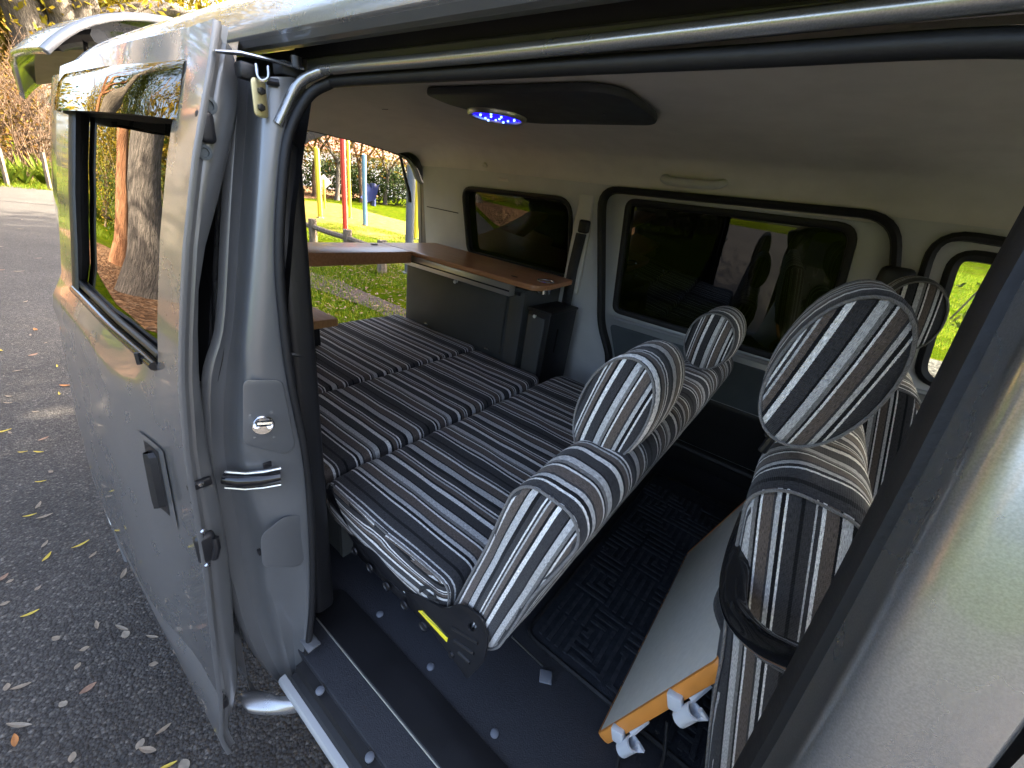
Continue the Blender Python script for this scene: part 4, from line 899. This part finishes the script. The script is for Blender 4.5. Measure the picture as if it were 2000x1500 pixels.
leafmat('grass_blade', [(.04, .085, .004), (.075, .13, .006), (.12, .155, .008), (.17, .155, .02)], .4)
def bark(name, lo, mid, hi):
    m, t, b = nodes(name); v = coords(t, (9, 9, 1.6)); f = noise(t, v, 3, 8, .7)
    L(t, ramp(t, f, [(.3, lo), (.5, mid), (.68, hi)]), b.inputs['Base Color']); b.inputs['Roughness'].default_value = .95; bump(t, b, f, 1, .08)
bark('bark_brown', (.05, .035, .025), (.14, .095, .065), (.27, .20, .14))
bark('bark_orange', (.07, .028, .012), (.20, .085, .035), (.30, .16, .08))
bark('bark_grey', (.035, .03, .025), (.10, .085, .07), (.20, .17, .14))
bark('twig_brown', (.05, .03, .018), (.10, .06, .034), (.17, .11, .065))
bark('post_wood', (.07, .055, .04), (.16, .125, .09), (.28, .22, .16))
def leafcloud(name, blobs, n, size, mat, parent, seed=0, flat=0.0, aspect=.45):
    r = np.random.default_rng(seed); vol = np.array([b_[3]*b_[4]*b_[5] for b_ in blobs]); idx = r.choice(len(blobs), n, p=vol/vol.sum()); B = np.array(blobs)[idx]
    d = r.normal(size=(n, 3)); d /= np.linalg.norm(d, axis=1, keepdims=True); rad = r.uniform(.25, 1, n)**(1/2.2)
    cl = r.integers(0, max(8, n//22), n); jit = r.normal(size=(max(8, n//22), 3))*.16           # leaves gather in sprays
    c = B[:, :3]+d*rad[:, None]*B[:, 3:6]+jit[cl]*B[:, 3:6]
    u = r.normal(size=(n, 3)); u[:, 2] -= .4; u /= np.linalg.norm(u, axis=1, keepdims=True)
    w_ = np.cross(u, r.normal(size=(n, 3))); w_ /= np.linalg.norm(w_, axis=1, keepdims=True)
    s = size*r.uniform(.55, 1.3, n)[:, None]
    V = np.stack([c-u*s*.5, c+w_*s*aspect*.5, c+u*s*.5, c-w_*s*aspect*.5], 1).reshape(-1, 3)
    V[:, 2] = np.maximum(V[:, 2], .03)
    me = bpy.data.meshes.new(name); me.vertices.add(4*n); me.vertices.foreach_set('co', V.ravel()); me.loops.add(4*n); me.loops.foreach_set('vertex_index', np.arange(4*n)); me.polygons.add(n); me.polygons.foreach_set('loop_start', np.arange(n)*4); me.update(calc_edges=True)
    return obj(name, me, mat, parent, False)
def limb(p, d, ln, r0, depth, out, rs, spread=.6, up=.15):
    pts = [np.array(p, float)]; d = np.array(d, float); d /= np.linalg.norm(d); k = 5
    for i in range(k):
        d = d+np.array([rs.gauss(0, .16), rs.gauss(0, .16), rs.gauss(0, .10)+up*.3]); d /= np.linalg.norm(d); pts.append(pts[-1]+d*ln/k)
    out.append((pts, [r0*(1-.55*i/k) for i in range(k+1)]))
    if depth:
        for q in range(rs.choice((2, 3))):
            i = rs.choice((3, 4, 5)); dd = d+np.array([rs.gauss(0, spread), rs.gauss(0, spread), rs.gauss(.1, spread*.6)]); limb(pts[i], dd, ln*rs.uniform(.5, .75), r0*.5, depth-1, out, rs, spread, up)
def tree(name, label, pos, h, r0, blobs, n, size, leaf, barkm, seed, lean=(0, 0), depth=3, fork=.45, group=None, cat='tree', aspect=.45):
    rs = random.Random(seed); e = empty(name, (pos[0], pos[1], zg(*pos[:2])), label, cat, group); base = np.array([pos[0], pos[1], zg(*pos[:2])-.1]); out = []
    k = 8; pts = [base]; d = np.array([lean[0], lean[1], 1.0])
    for i in range(k): d = d+np.array([rs.gauss(0, .05), rs.gauss(0, .05), 0]); pts.append(pts[-1]+d/np.linalg.norm(d)*h*fork/k)
    out.append((pts, [r0*(1.35 if i == 0 else 1.08 if i == 1 else 1-.3*i/k) for i in range(k+1)]))
    for q in range(4): limb(pts[-1-(q % 2)], (math.cos(q*1.7+seed)*.7+lean[0], math.sin(q*1.7+seed)*.7+lean[1], .9), h*(1-fork)*.75, r0*.5, depth-1, out, rs)
    mesh('trunk', *join([tube(p, r, 9) for p, r in out]), barkm, e)
    if n: leafcloud('crown', [(pos[0]+b_[0], pos[1]+b_[1], zg(*pos[:2])+b_[2], *b_[3:]) for b_ in blobs], n, size, leaf, e, seed, aspect=aspect)
    return e
def twigshrub(name, label, pos, w_, h, nst, mat, seed, group=None, leaf=None, nl=0, lsize=.1):
    rs = random.Random(seed); e = empty(name, (*pos[:2], zg(*pos[:2])), label, 'shrub', group); out = []
    for i in range(nst):
        a = rs.uniform(0, 6.28); q = rs.uniform(0, 1)**.5; p = (pos[0]+w_*.35*q*math.cos(a), pos[1]+w_*.35*q*math.sin(a), zg(*pos[:2])-.05)
        limb(p, (math.cos(a)*.5*q+rs.gauss(0, .15), math.sin(a)*.5*q+rs.gauss(0, .15), 1), h*rs.uniform(.5, .75), .018, 2, out, rs, .55, .1)
    mesh('stems', *join([tube(p, r, 4, False) for p, r in out]), mat, e)
    if nl: leafcloud('foliage', [(pos[0], pos[1], zg(*pos[:2])+h*.55, w_*.5, w_*.5, h*.5)], nl, lsize, leaf, e, seed)
    return e
# trees shading the van from the lawn side (seen through the tinted panes)
SG = 'gum trees beside the van'
tree('gum_tree', 'broad gum tree standing behind the far sliding door window', (-1.9, 10.9), 10, .55, [(-.5, .3, 7.0, 3.6, 3.0, 2.6), (1.6, 0, 6.2, 2.4, 2.4, 2.0), (-2.6, -.4, 6.0, 2.2, 2.2, 1.8)], 11000, .26, 'leaf_gum', 'bark_grey', 21, depth=3)
tree('gum_tree', 'gum tree seen beyond the tinted quarter window', (-4.7, 9.9), 10, .42, [(0, 0, 6.6, 3.4, 3.0, 2.6), (1.8, .4, 5.4, 2.2, 2.2, 1.8), (-2.0, .5, 5.8, 2.0, 2.2, 1.8)], 10000, .26, 'leaf_gum', 'bark_grey', 22)
tree('gum_tree', 'gum tree by the gravel path ahead of the van', (4.6, 11.6), 10, .4, [(0, 0, 6.9, 3.8, 3.2, 2.7), (-2.4, 0, 6.2, 2.4, 2.4, 2.0), (2.6, 0, 6.0, 2.4, 2.4, 2.0)], 11000, .26, 'leaf_gum', 'bark_grey', 23)
# trees across the lane (mirrored in the door glass)
tree('gum_tree', 'orange barked gum tree across the lane', (-12.6, -3.05), 8, .21, [(0, -.6, 6.4, 2.4, 2.0, 1.8), (.8, -1.4, 5.2, 1.8, 1.6, 1.4)], 5000, .2, 'leaf_gum', 'bark_orange', 31, depth=3, fork=.6)
tree('gum_tree', 'thick dark trunked tree beside the lane', (-9.2, -2.66), 9, .33, [(0, -.8, 7.2, 3.0, 2.4, 2.0), (-1.5, -1.0, 6.0, 2.0, 1.8, 1.5), (3.6, 1.0, 6.6, 2.6, 2.0, 1.1)], 7500, .22, 'leaf_gum', 'bark_grey', 32, fork=.6)
HG = 'hedge bushes across the lane'
for i, (x, y, w_, h) in enumerate(((-13.5, -5.4, 2.6, 2.6), (-10.6, -6.0, 2.8, 2.9), (-7.4, -6.4, 2.8, 3.0), (-17.5, -5.0, 3.0, 3.2), (-22, -4.6, 3.5, 4.0))):
    tree('hedge_bush', 'leafy olive green hedge bush across the lane', (x, y), h, .06, [(0, 0, h*.5, w_*.62, w_*.5, h*.5), (w_*.3, .2, h*.72, w_*.35, w_*.35, h*.28)], 3600, .14, ('leaf_gum', 'leaf_yellow')[i % 3 == 1], 'bark_brown', 40+i, depth=2, fork=.2, group=HG, cat='bush')
for i, (x, y, h) in enumerate(((-14.5, -9, 9), (-9.5, -10, 9), (-21, -9, 10), (-27, -5.6, 9), (-31, -9, 10), (-25, -7.5, 8))):
    tree('backdrop_tree', 'tall olive green tree behind the hedge across the lane', (x, y), h, .25, [(0, 0, h*.65, 3.0, 2.6, h*.33), (1.8, .5, h*.5, 2.0, 1.8, 1.8)], 5000, .26, ('leaf_gum', 'leaf_yellow')[i % 2], 'bark_brown', 60+i, depth=2, fork=.35, group='tall trees behind the hedge')
# ---- far left end of the lane: bank with strappy clumps, bare shrubs and a big spreading tree
def spt(px, py, x): return ax(px, py, x)
q = spt(62, 30, -22.5)
bt = empty('spreading_tree', (-22.5, float(q[1]), zg(-22.5, float(q[1]))), 'big old spreading tree with thick pale limbs at the end of the lane', 'tree')
L1 = [spt(95, 330, -22.5)*[1, 1, 0]+[0, 0, .3], spt(92, 220, -22.5), spt(80, 120, -22.5), spt(62, 50, -22.5), spt(20, -40, -22.5), spt(-30, -140, -23)]
L2 = [spt(92, 220, -22.5), spt(118, 110, -22.3), spt(130, 50, -22.2), spt(105, -10, -22), spt(80, -80, -22)]
L3 = [spt(105, 160, -22.4), spt(150, 70, -22.2), spt(168, 20, -22), spt(160, -30, -22)]
L4 = [spt(165, 60, -22.1), spt(215, 35, -22), spt(275, 22, -22), spt(330, 20, -21.8), spt(382, 36, -21.5), spt(430, 40, -21)]
mesh('trunk', *join([tube(spline(L1, 4), np.linspace(.75, .40, 21), 12), tube(spline(L2, 4), np.linspace(.5, .33, 17), 10), tube(spline(L3, 4), np.linspace(.5, .28, 13), 10), tube(spline(L4, 4), np.linspace(.30, .17, 21), 9)]), 'bark_grey', bt)
bl = []
for px, py, r in ((30, 75, 1.0), (90, 60, .8), (200, 10, 1.2), (290, 5, 1.4), (360, 15, 1.2), (430, -10, 1.4), (20, -30, 2.0), (250, -60, 2.5), (120, -60, 2.5), (10, 130, 1.0)):
    c = spt(px, py, -23.2); bl.append((*c, r, r, r*.75))
bl += [(-20, 1.0, 9.2, 2.6, 2.6, 1.4), (-17, 1.8, 8.6, 2.6, 2.6, 1.3), (-14.2, .6, 8.0, 2.3, 2.3, 1.2)]
leafcloud('crown', bl, 11000, .26, 'leaf_yellow', bt, 71)
for i, (px, py, x, r, h) in enumerate(((20, 330, -26, 3.0, 5.0), (150, 330, -27, 3.2, 6.0), (330, 330, -29, 3.6, 7.5), (480, 330, -31, 4.0, 8.5), (-90, 330, -25, 3.0, 5.5))):
    c = spt(px, py, x); tree('golden_tree', ('golden tree behind the leafless shrubs and strappy clumps', 'golden tree behind the big pale limbed tree', 'golden tree showing above the raised tailgate', 'golden tree showing above the van roof edge', 'golden tree at the outer end of the bank')[i], (c[0], c[1]), h, .2, [(0, 0, h*.6, r, r, h*.42)], 5200, .26, 'leaf_yellow', 'bark_brown', 80+i, depth=2, fork=.3, group='golden trees at the lane end')
for i, (px, x, w_, h) in enumerate(((12, -20.6, 2.6, 3.4), (70, -21.2, 2.6, 3.2), (-50, -20.5, 2.4, 3.4), (120, -21.8, 2.6, 3.2))):
    c = spt(px, 330, x); twigshrub('bare_shrub', ('leafless brown twiggy shrub behind the pale wooden stake', 'leafless brown twiggy shrub behind the grey wooden stake', 'leafless twiggy shrub at the outer end of the bank', 'leafless twiggy shrub under the raised tailgate')[i], (c[0], c[1]), w_, h, 34, 'twig_brown', 90+i, 'bare shrubs on the bank', 'leaf_autumn', 900, .12)
for i, (px, py, x) in enumerate(((38, 322, -18.6), (8, 328, -18.4), (72, 318, -19.0), (98, 330, -18.9))):
    c = spt(px, py, x); rs = random.Random(i); parts = []
    for k in range(46):
        a = rs.uniform(0, 6.28); ln = rs.uniform(.6, 1.15); o_ = rs.uniform(.25, .75); rows = []
        for s in np.linspace(0, 1, 6):
            rad = ln*o_*s; z = ln*(s*.9-.55*o_*s*s)+.02; wd = .032*(1-s)**.6+.004
            rows.append([(c[0]+rad*math.cos(a)-wd*math.sin(a), c[1]+rad*math.sin(a)+wd*math.cos(a), zg(c[0], c[1])+z), (c[0]+rad*math.cos(a)+wd*math.sin(a), c[1]+rad*math.sin(a)-wd*math.cos(a), zg(c[0], c[1])+z)])
        parts.append(grid(rows))
    o = mesh('strappy_plant', *join(parts), 'leaf_blade'); tag(o, ('big strappy green clump between the two wooden stakes', 'strappy green clump beside the pale stake', 'strappy green clump just behind the grey stake', 'strappy green clump beyond the grey stake, against the door')[i], 'plant', 'strappy clumps on the bank')
for px, py, py2, nm in ((88, 340, 297, 'grey wooden stake beside the strappy clumps'), (2, 326, 288, 'pale wooden stake standing at the edge of the bank')):
    c = spt(px, py, -18.0); d = spt(px-6, py2, -18.0); o = mesh('garden_stake', *tube([(c[0], c[1], zg(c[0], c[1])-.05), tuple(d)], .055, 6), 'post_wood'); tag(o, nm, 'stake')
# ---- view through the tailgate: poles, rail fence, sign, steel post, shrubs, trees, building
plain('paint_yellow', (.50, .40, .012), .5, 0, .05, 3); plain('paint_red', (.40, .025, .012), .45, 0, .08, 3); plain('paint_blue', (.07, .17, .26), .45, 0, .08, 3); plain('steel_grey', (.085, .095, .105), .5, .1, .1, 4); plain('paint_white', (.6, .6, .57), .5, 0, .04, 5); plain('slide_blue', (.012, .02, .08), .4, 0, .1, 3); plain('render_wall', (.72, .70, .66), .8, 0, .05, 2); plain('roof_tile', (.22, .09, .06), .8, 0, .15, 4); plain('window_dark', (.02, .025, .03), .1, 0, .1, 4)
def pole(label, bpx, tpx, dia, mat, top=None, cap=True):
    b0 = az(*bpx, 0.0); dist = math.hypot(b0[0]-CAM[0], b0[1]-CAM[1]); d = ray(*tpx); h = CAM[2]+d[2]/math.hypot(d[0], d[1])*dist if top is None else top
    e = empty('play_pole', (b0[0], b0[1], 0), label, 'pole'); r = dia/2
    mesh('shaft', *lathe([(r, -.05), (r, h-.05), (r*.9, h), (0, h+.05)], (b0[0], b0[1], 0), (0, 0, 1), 8), mat, e)
    mesh('footing', *lathe([(r*1.5, -.02), (r*1.5, .03), (r, .045)], (b0[0], b0[1], 0), (0, 0, 1), 10), 'gravel', e)
pole('tall yellow play pole beside the diamond sign', (626, 426), (621, 290), .17, 'paint_yellow')
pole('tall red play pole in the park', (675, 450), (670, 200), .15, 'paint_red', 4.4)
pole('thin orange yellow play pole just behind the red pole', (684, 427), (680, 276), .11, 'paint_yellow')
pole('pale blue play pole between the red pole and the steel post', (713, 441), (712, 303), .14, 'paint_blue')
pole('yellow play pole half hidden behind the grey steel post', (812, 468), (808, 330), .17, 'paint_yellow')
b0 = az(798, 534, 0.0); e = empty('steel_post', (b0[0], b0[1], 0), 'dark grey round steel post at the park edge', 'post'); mesh('shaft', *lathe([(.075, -.05), (.075, 3.2), (0, 3.22)], (b0[0], b0[1], 0), (0, 0, 1), 14), 'steel_grey', e); mesh('base_plate', *lathe([(.13, 0), (.13, .02), (.075, .025)], (b0[0], b0[1], 0), (0, 0, 1), 14), 'steel_grey', e)
b0 = az(635, 408, 0.0); e = empty('park_sign', (b0[0], b0[1], 0), 'small white diamond sign on a thin yellow post', 'sign'); mesh('sign_post', *tube([(b0[0], b0[1], -.05), (b0[0], b0[1], 1.15)], .04, 6), 'paint_yellow', e); rbox('sign_plate', (b0[0], b0[1], 1.05), (.42, .03, .42), 'paint_white', e, .01, 1, Matrix.Rotation(.9, 3, 'Z') @ Matrix.Rotation(R_(45), 3, 'Y'))
fpts = [az(*p, 0.0) for p in ((470, 420), (540, 452), (613, 480), (680, 506), (746, 532))]; fpts.append(np.array([-4.6, 4.4, 0])); fpts.append(np.array([-2.6, 4.3, 0]))
e = empty('rail_fence', tuple(fpts[2]), 'low weathered timber post and rail fence at the park edge', 'fence')
for p in fpts: mesh('post', *tube([(p[0], p[1], -.1), (p[0]+.01, p[1], .56)], [.09, .085], 8), 'post_wood', e)
for a, c in zip(fpts, fpts[1:]): mesh('rail', *tube([a+[0, 0, .40], (a+c)/2+[0, 0, .385], c+[0, 0, .40]], .055, 7), 'post_wood', e)
AG = 'autumn trees behind the play poles'
for i, (px, d_, h, r) in enumerate(((560, 27, 7.5, 2.6), (612, 29, 8.5, 2.6), (655, 28, 8.0, 2.6), (705, 29, 8, 2.6), (752, 30, 7.5, 2.6), (800, 29, 8, 2.6), (520, 30, 9, 3))):
    d = ray(px, 330); d = d/math.hypot(d[0], d[1]); c = CAM+d*d_
    tree('autumn_tree', ('orange brown autumn tree nearest the doorway pillar trim', 'golden autumn tree behind the yellow pole and diamond sign', 'orange brown autumn tree behind the red pole', 'orange brown autumn tree behind the pale blue pole', 'golden autumn tree between the blue pole and steel post', 'orange brown autumn tree behind the grey steel post', 'tall orange brown autumn tree at the far end of the row')[i], (c[0], c[1]), h, .14, [(0, 0, h*.60, r, r, h*.36)], 2600, .17, ('leaf_autumn', 'leaf_yellow', 'leaf_autumn')[i % 3], ('bark_grey', 'twig_brown')[i % 2], 100+i, depth=4, fork=.28, group=AG)
for i, (px, d_, w_, h) in enumerate(((575, 31, 3.2, 2.6), (655, 32, 3.2, 2.4), (690, 30.5, 2.6, 2.2), (740, 31, 3.0, 2.6), (775, 30.5, 2.8, 2.4), (830, 31, 3, 2.6), (530, 32, 3, 3))):
    d = ray(px, 330); d = d/math.hypot(d[0], d[1]); c = CAM+d*d_
    tree('evergreen_shrub', ('dark evergreen shrub beside the yellow pole', 'dark evergreen shrub between the diamond sign and red pole', 'dark evergreen shrub between the red and blue poles', 'dark evergreen shrub beside the blue slide', 'dark evergreen shrub beside the grey steel post', 'dark evergreen shrub hidden behind the steel post', 'dark evergreen shrub at the outer end of the shrub row')[i], (c[0], c[1]), h, .05, [(0, 0, h*.5, w_*.5, w_*.5, h*.5)], 1500, .22, 'leaf_dark', 'bark_brown', 120+i, depth=2, fork=.2, group='dark shrubs under the autumn trees', cat='shrub')
d = ray(640, 330); d = d/math.hypot(d[0], d[1]); c = CAM+d*46; ang = math.atan2(d[1], d[0])
hs = empty('park_house', (c[0], c[1], 0), 'white rendered house glimpsed behind the dark shrubs', 'house'); Mh = Matrix.Rotation(ang+math.pi/2, 3, 'Z')
def hw(x, y, z): return Vector((c[0], c[1], 0))+Mh @ Vector((x, y, z))
rbox('wall', hw(0, 0, 1.6), (26, 5, 3.2), 'render_wall', hs, .02, 1, Mh)
mesh('roof', *grid([[hw(-13.4, s*2.9, 3.1), hw(13.4, s*2.9, 3.1)] if s else [hw(-12, 0, 4.6), hw(12, 0, 4.6)] for s in (-1, 0, 1)]), 'roof_tile', hs, False)
for k in range(-4, 5):
    wv_ = rbox('window', hw(k*2.7, 2.53, 1.7), (1.1, .08, 1.2), 'paint_white', hs, .01, 1, Mh); rbox('pane', hw(k*2.7, 2.56, 1.7), (.95, .06, 1.05), 'window_dark', wv_, .005, 1, Mh)
b0 = az(728, 378, 0.0); d = ray(728, 340); d = d/math.hypot(d[0], d[1]); b0 = CAM*[1, 1, 0]+np.array([d[0], d[1], 0])*27
e = empty('playground_slide', tuple(b0), 'dark blue playground slide in front of the dark shrubs', 'slide')
rows = [[(b0[0]+.25*o_*.8+a*.5, b0[1]+.25*o_*.6-a*.6, z+.12*abs(o_)) for o_ in (-1.6, -1, 0, 1, 1.6)] for a, z in ((0, 1.0), (.3, .9), (.6, .6), (1.0, .3), (1.3, .2))]
mesh('chute', *grid(rows), 'slide_blue', e); mesh('tower', *tube([b0, b0+[0, 0, 1.2]], .16, 6), 'slide_blue', e)
# far backdrop so the park closes (woodland along the horizon)
for i, (a, d_, h) in enumerate([(a_, 58+6*((k*7) % 3), 9+3*((k*5) % 3)) for k, a_ in enumerate(np.arange(60, 420, 15))]):
    x, y = d_*math.cos(R_(a)), d_*math.sin(R_(a)); tree('woodland_tree', 'distant park tree along the edge of the lawn', (x, y), h*(.6 if y < -10 else 1), .3, [(0, 0, h*.52*(.6 if y < -10 else 1), 7.5, 7.5, h*.46*(.6 if y < -10 else 1))], 2200, .75, ('leaf_gum', 'leaf_yellow', 'leaf_dark')[i % 3], 'bark_brown', 200+i, depth=1, fork=.3, group='distant park trees')
# weeping branch in front of the front window
e = empty('hanging_branch', (1.2, 4.6, 0), 'thin leafy twigs hanging in front of the far front window', 'branch')
rs = random.Random(9); out = []; lv = []
for k in range(7):
    x0 = 1.0+rs.uniform(-.2, .9); p = [np.array([x0, 4.6+rs.uniform(-.4, .4), 3.2])]
    for i in range(9): p.append(p[-1]+np.array([rs.gauss(0, .06), rs.gauss(0, .06), -.21-.03*rs.random()])); 
    out.append((p, [.006]*10)); lv += [(*(q+np.array([rs.gauss(0, .05), rs.gauss(0, .05), 0])), .09, .09, .09) for q in p[4:]]
out.append(([np.array([-.2, 5.2, 3.5]), np.array([1.0, 4.7, 3.3]), np.array([2.4, 4.5, 3.2])], [.03, .02, .01])); out.append(([np.array([-1.9, 10.9, 4.4]), np.array([-1.2, 8, 4.2]), np.array([-.2, 5.2, 3.5])], [.09, .06, .03]))
mesh('twigs', *join([tube(p, r, 5) for p, r in out]), 'bark_brown', e); leafcloud('leaves', lv, 260, .075, 'leaf_gum', e, 9)
# ---- grass blades on the lit lawn behind and beside the van
def blades(name, n, region, h, seed, label):
    r = np.random.default_rng(seed); x0, x1, y0, y1 = region; P = np.stack([r.uniform(x0, x1, n), r.uniform(y0, y1, n)], 1)
    keep = (np.sin(P[:, 0]*1.7+P[:, 1])*np.sin(P[:, 1]*2.3-P[:, 0]*.6)+r.normal(size=n)*.35) > -.15; P = P[keep]; n = len(P)
    z0 = np.array([zg(a, b_) for a, b_ in P]); a = r.uniform(0, 6.28, n); hh = h*r.uniform(.5, 1.3, n); wd = .006*r.uniform(.7, 1.6, n); ln = hh*r.uniform(.1, .7, n); a2 = r.uniform(0, 6.28, n)
    b0 = np.stack([P[:, 0]-wd*np.cos(a), P[:, 1]-wd*np.sin(a), z0], 1); b1 = np.stack([P[:, 0]+wd*np.cos(a), P[:, 1]+wd*np.sin(a), z0], 1); tp = np.stack([P[:, 0]+ln*np.cos(a2), P[:, 1]+ln*np.sin(a2), z0+hh], 1)
    V = np.stack([b0, b1, tp], 1).reshape(-1, 3); me = bpy.data.meshes.new(name); me.vertices.add(3*n); me.vertices.foreach_set('co', V.ravel()); me.loops.add(3*n); me.loops.foreach_set('vertex_index', np.arange(3*n)); me.polygons.add(n); me.polygons.foreach_set('loop_start', np.arange(n)*3); me.update(calc_edges=True)
    o = obj(name, me, 'grass_blade', None, False); tag(o, label, 'grass', None, 'stuff')
blades('grass', 90000, (-13, -3.2, 2.2, 8.5), .055, 1, 'short green grass behind the van')
blades('grass', 60000, (-4, 8, 10.5, 17), .07, 2, 'sunlit lawn grass beside the van')
blades('grass', 60000, (-2, 12, 17, 33), .13, 4, 'far sunlit lawn rising beyond the gum trees')
blades('grass', 30000, (-24, -17.5, -4, 6), .10, 3, 'grass on the bank at the lane end')
# ---- fallen leaves
def leafmesh(name, ln, wd, curl, mat, holes=False):
    rows = []
    for s in np.linspace(0, 1, 7):
        w_ = wd*math.sin(math.pi*min(1, s*.94+.03))**.8*.5; z = .004+curl*(s-.5)**2*ln
        rows.append([(ln*(s-.5), -w_, z+curl*.12*ln), (ln*(s-.5)+.002, 0, z), (ln*(s-.5), w_, z+curl*.12*ln)])
    vs, fs = grid(rows); me = bpy.data.meshes.new(name); me.from_pydata([tuple(map(float, v)) for v in vs], [], fs); me.materials.append(MAT[mat]); me.update(); return me
plain('leaf_tan', (.20, .16, .115), .8, 0, .3, 40); plain('leaf_pale', (.20, .17, .13), .8, 0, .3, 40); plain('leaf_fresh', (.42, .32, .035), .6, 0, .2, 40); plain('leaf_rust', (.30, .12, .03), .7, 0, .25, 40); plain('leaf_brown', (.20, .12, .08), .8, 0, .3, 40)
LM = [leafmesh('fallen_leaf', *a) for a in ((.07, .022, .25, 'leaf_tan'), (.05, .036, .12, 'leaf_pale'), (.075, .018, .35, 'leaf_fresh'), (.065, .024, .3, 'leaf_rust'), (.06, .028, .2, 'leaf_brown'), (.040, .026, .15, 'leaf_tan'), (.09, .02, .3, 'leaf_pale'))]
LL = ['tan slender leaf fallen on the asphalt lane', 'pale broad leaf fallen on the asphalt lane', 'bright yellow leaf fallen on the asphalt lane', 'rust orange leaf fallen on the asphalt lane', 'brown leaf fallen on the asphalt lane', 'pale round worn leaf on the asphalt lane', 'long pale leaf fallen on the asphalt lane']
spots = [(238, 1228, 6), (246, 1240, 1), (298, 1245, 6), (60, 1200, 2), (92, 1090, 2), (158, 1066, 2), (20, 1136, 5), (74, 1150, 5), (10, 1180, 5), (110, 1248, 5), (166, 1268, 5), (152, 1302, 5), (38, 1418, 6), (30, 1448, 3), (124, 1376, 1), (290, 1466, 0), (142, 1480, 5), (42, 1342, 0), (172, 1346, 4), (14, 1343, 5), (320, 1425, 0), (274, 1454, 1), (234, 1074, 0), (242, 1122, 0), (300, 1298, 5), (190, 1222, 0), (76, 988, 0), (60, 1008, 2), (100, 922, 5), (86, 858, 4), (76, 884, 2), (45, 884, 2), (80, 942, 2), (182, 1085, 0), (6, 1130, 4), (116, 770, 2), (18, 775, 0), (16, 788, 0), (70, 805, 0), (60, 655, 0), (50, 590, 0), (90, 670, 5), (112, 716, 2), (36, 725, 0), (20, 846, 0), (330, 1496, 2), (360, 1497, 1), (88, 1010, 0), (88, 1064, 0)]
for i, (px, py, k) in enumerate(spots):
    q = az(px, py, .0075); o = bpy.data.objects.new('fallen_leaf', LM[k]); COL.objects.link(o); o.location = (q[0], q[1], .0085); s = random.uniform(.5, .75); o.scale = (s, s, s); o.rotation_euler = (random.uniform(-.1, .1), random.uniform(-.1, .1), random.uniform(0, 6.28)); tag(o, LL[k], 'leaf', 'leaves fallen on the lane')
for i in range(64):
    x, y = random.uniform(-12, -3), random.uniform(-1.5, 1.5); k = random.choice((0, 0, 1, 2, 3, 4, 6)); o = bpy.data.objects.new('fallen_leaf', LM[k]); COL.objects.link(o); o.location = (x, y, .0085); o.rotation_euler = (0, 0, random.uniform(0, 6.28)); tag(o, LL[k], 'leaf', 'leaves fallen on the lane')
r = np.random.default_rng(8); n = 2600; V = []; F = []
me = bpy.data.meshes.new('leaf_litter'); parts = []
c = np.stack([r.uniform(-9, -3.4, n), r.uniform(2.1, 6.0, n)], 1); a = r.uniform(0, 6.28, n); s = r.uniform(.014, .036, n); tl = r.uniform(-.4, .4, n)
u = np.stack([np.cos(a), np.sin(a), tl*.5], 1)*s[:, None]; w_ = np.stack([-np.sin(a), np.cos(a), tl], 1)*s[:, None]*.4; cc = np.concatenate([c, np.full((n, 1), .035)], 1)
V = np.stack([cc-u, cc+w_, cc+u, cc-w_], 1).reshape(-1, 3); me.vertices.add(4*n); me.vertices.foreach_set('co', V.ravel()); me.loops.add(4*n); me.loops.foreach_set('vertex_index', np.arange(4*n)); me.polygons.add(n); me.polygons.foreach_set('loop_start', np.arange(n)*4); me.update(calc_edges=True)
leafmat('litter_leaf', [(.11, .06, .035), (.17, .11, .065), (.22, .155, .10), (.14, .07, .03)], .15); o = obj('leaf_litter', me, 'litter_leaf', None, False); tag(o, 'scattered fallen leaves on the grass behind the van', 'leaves', None, 'stuff')
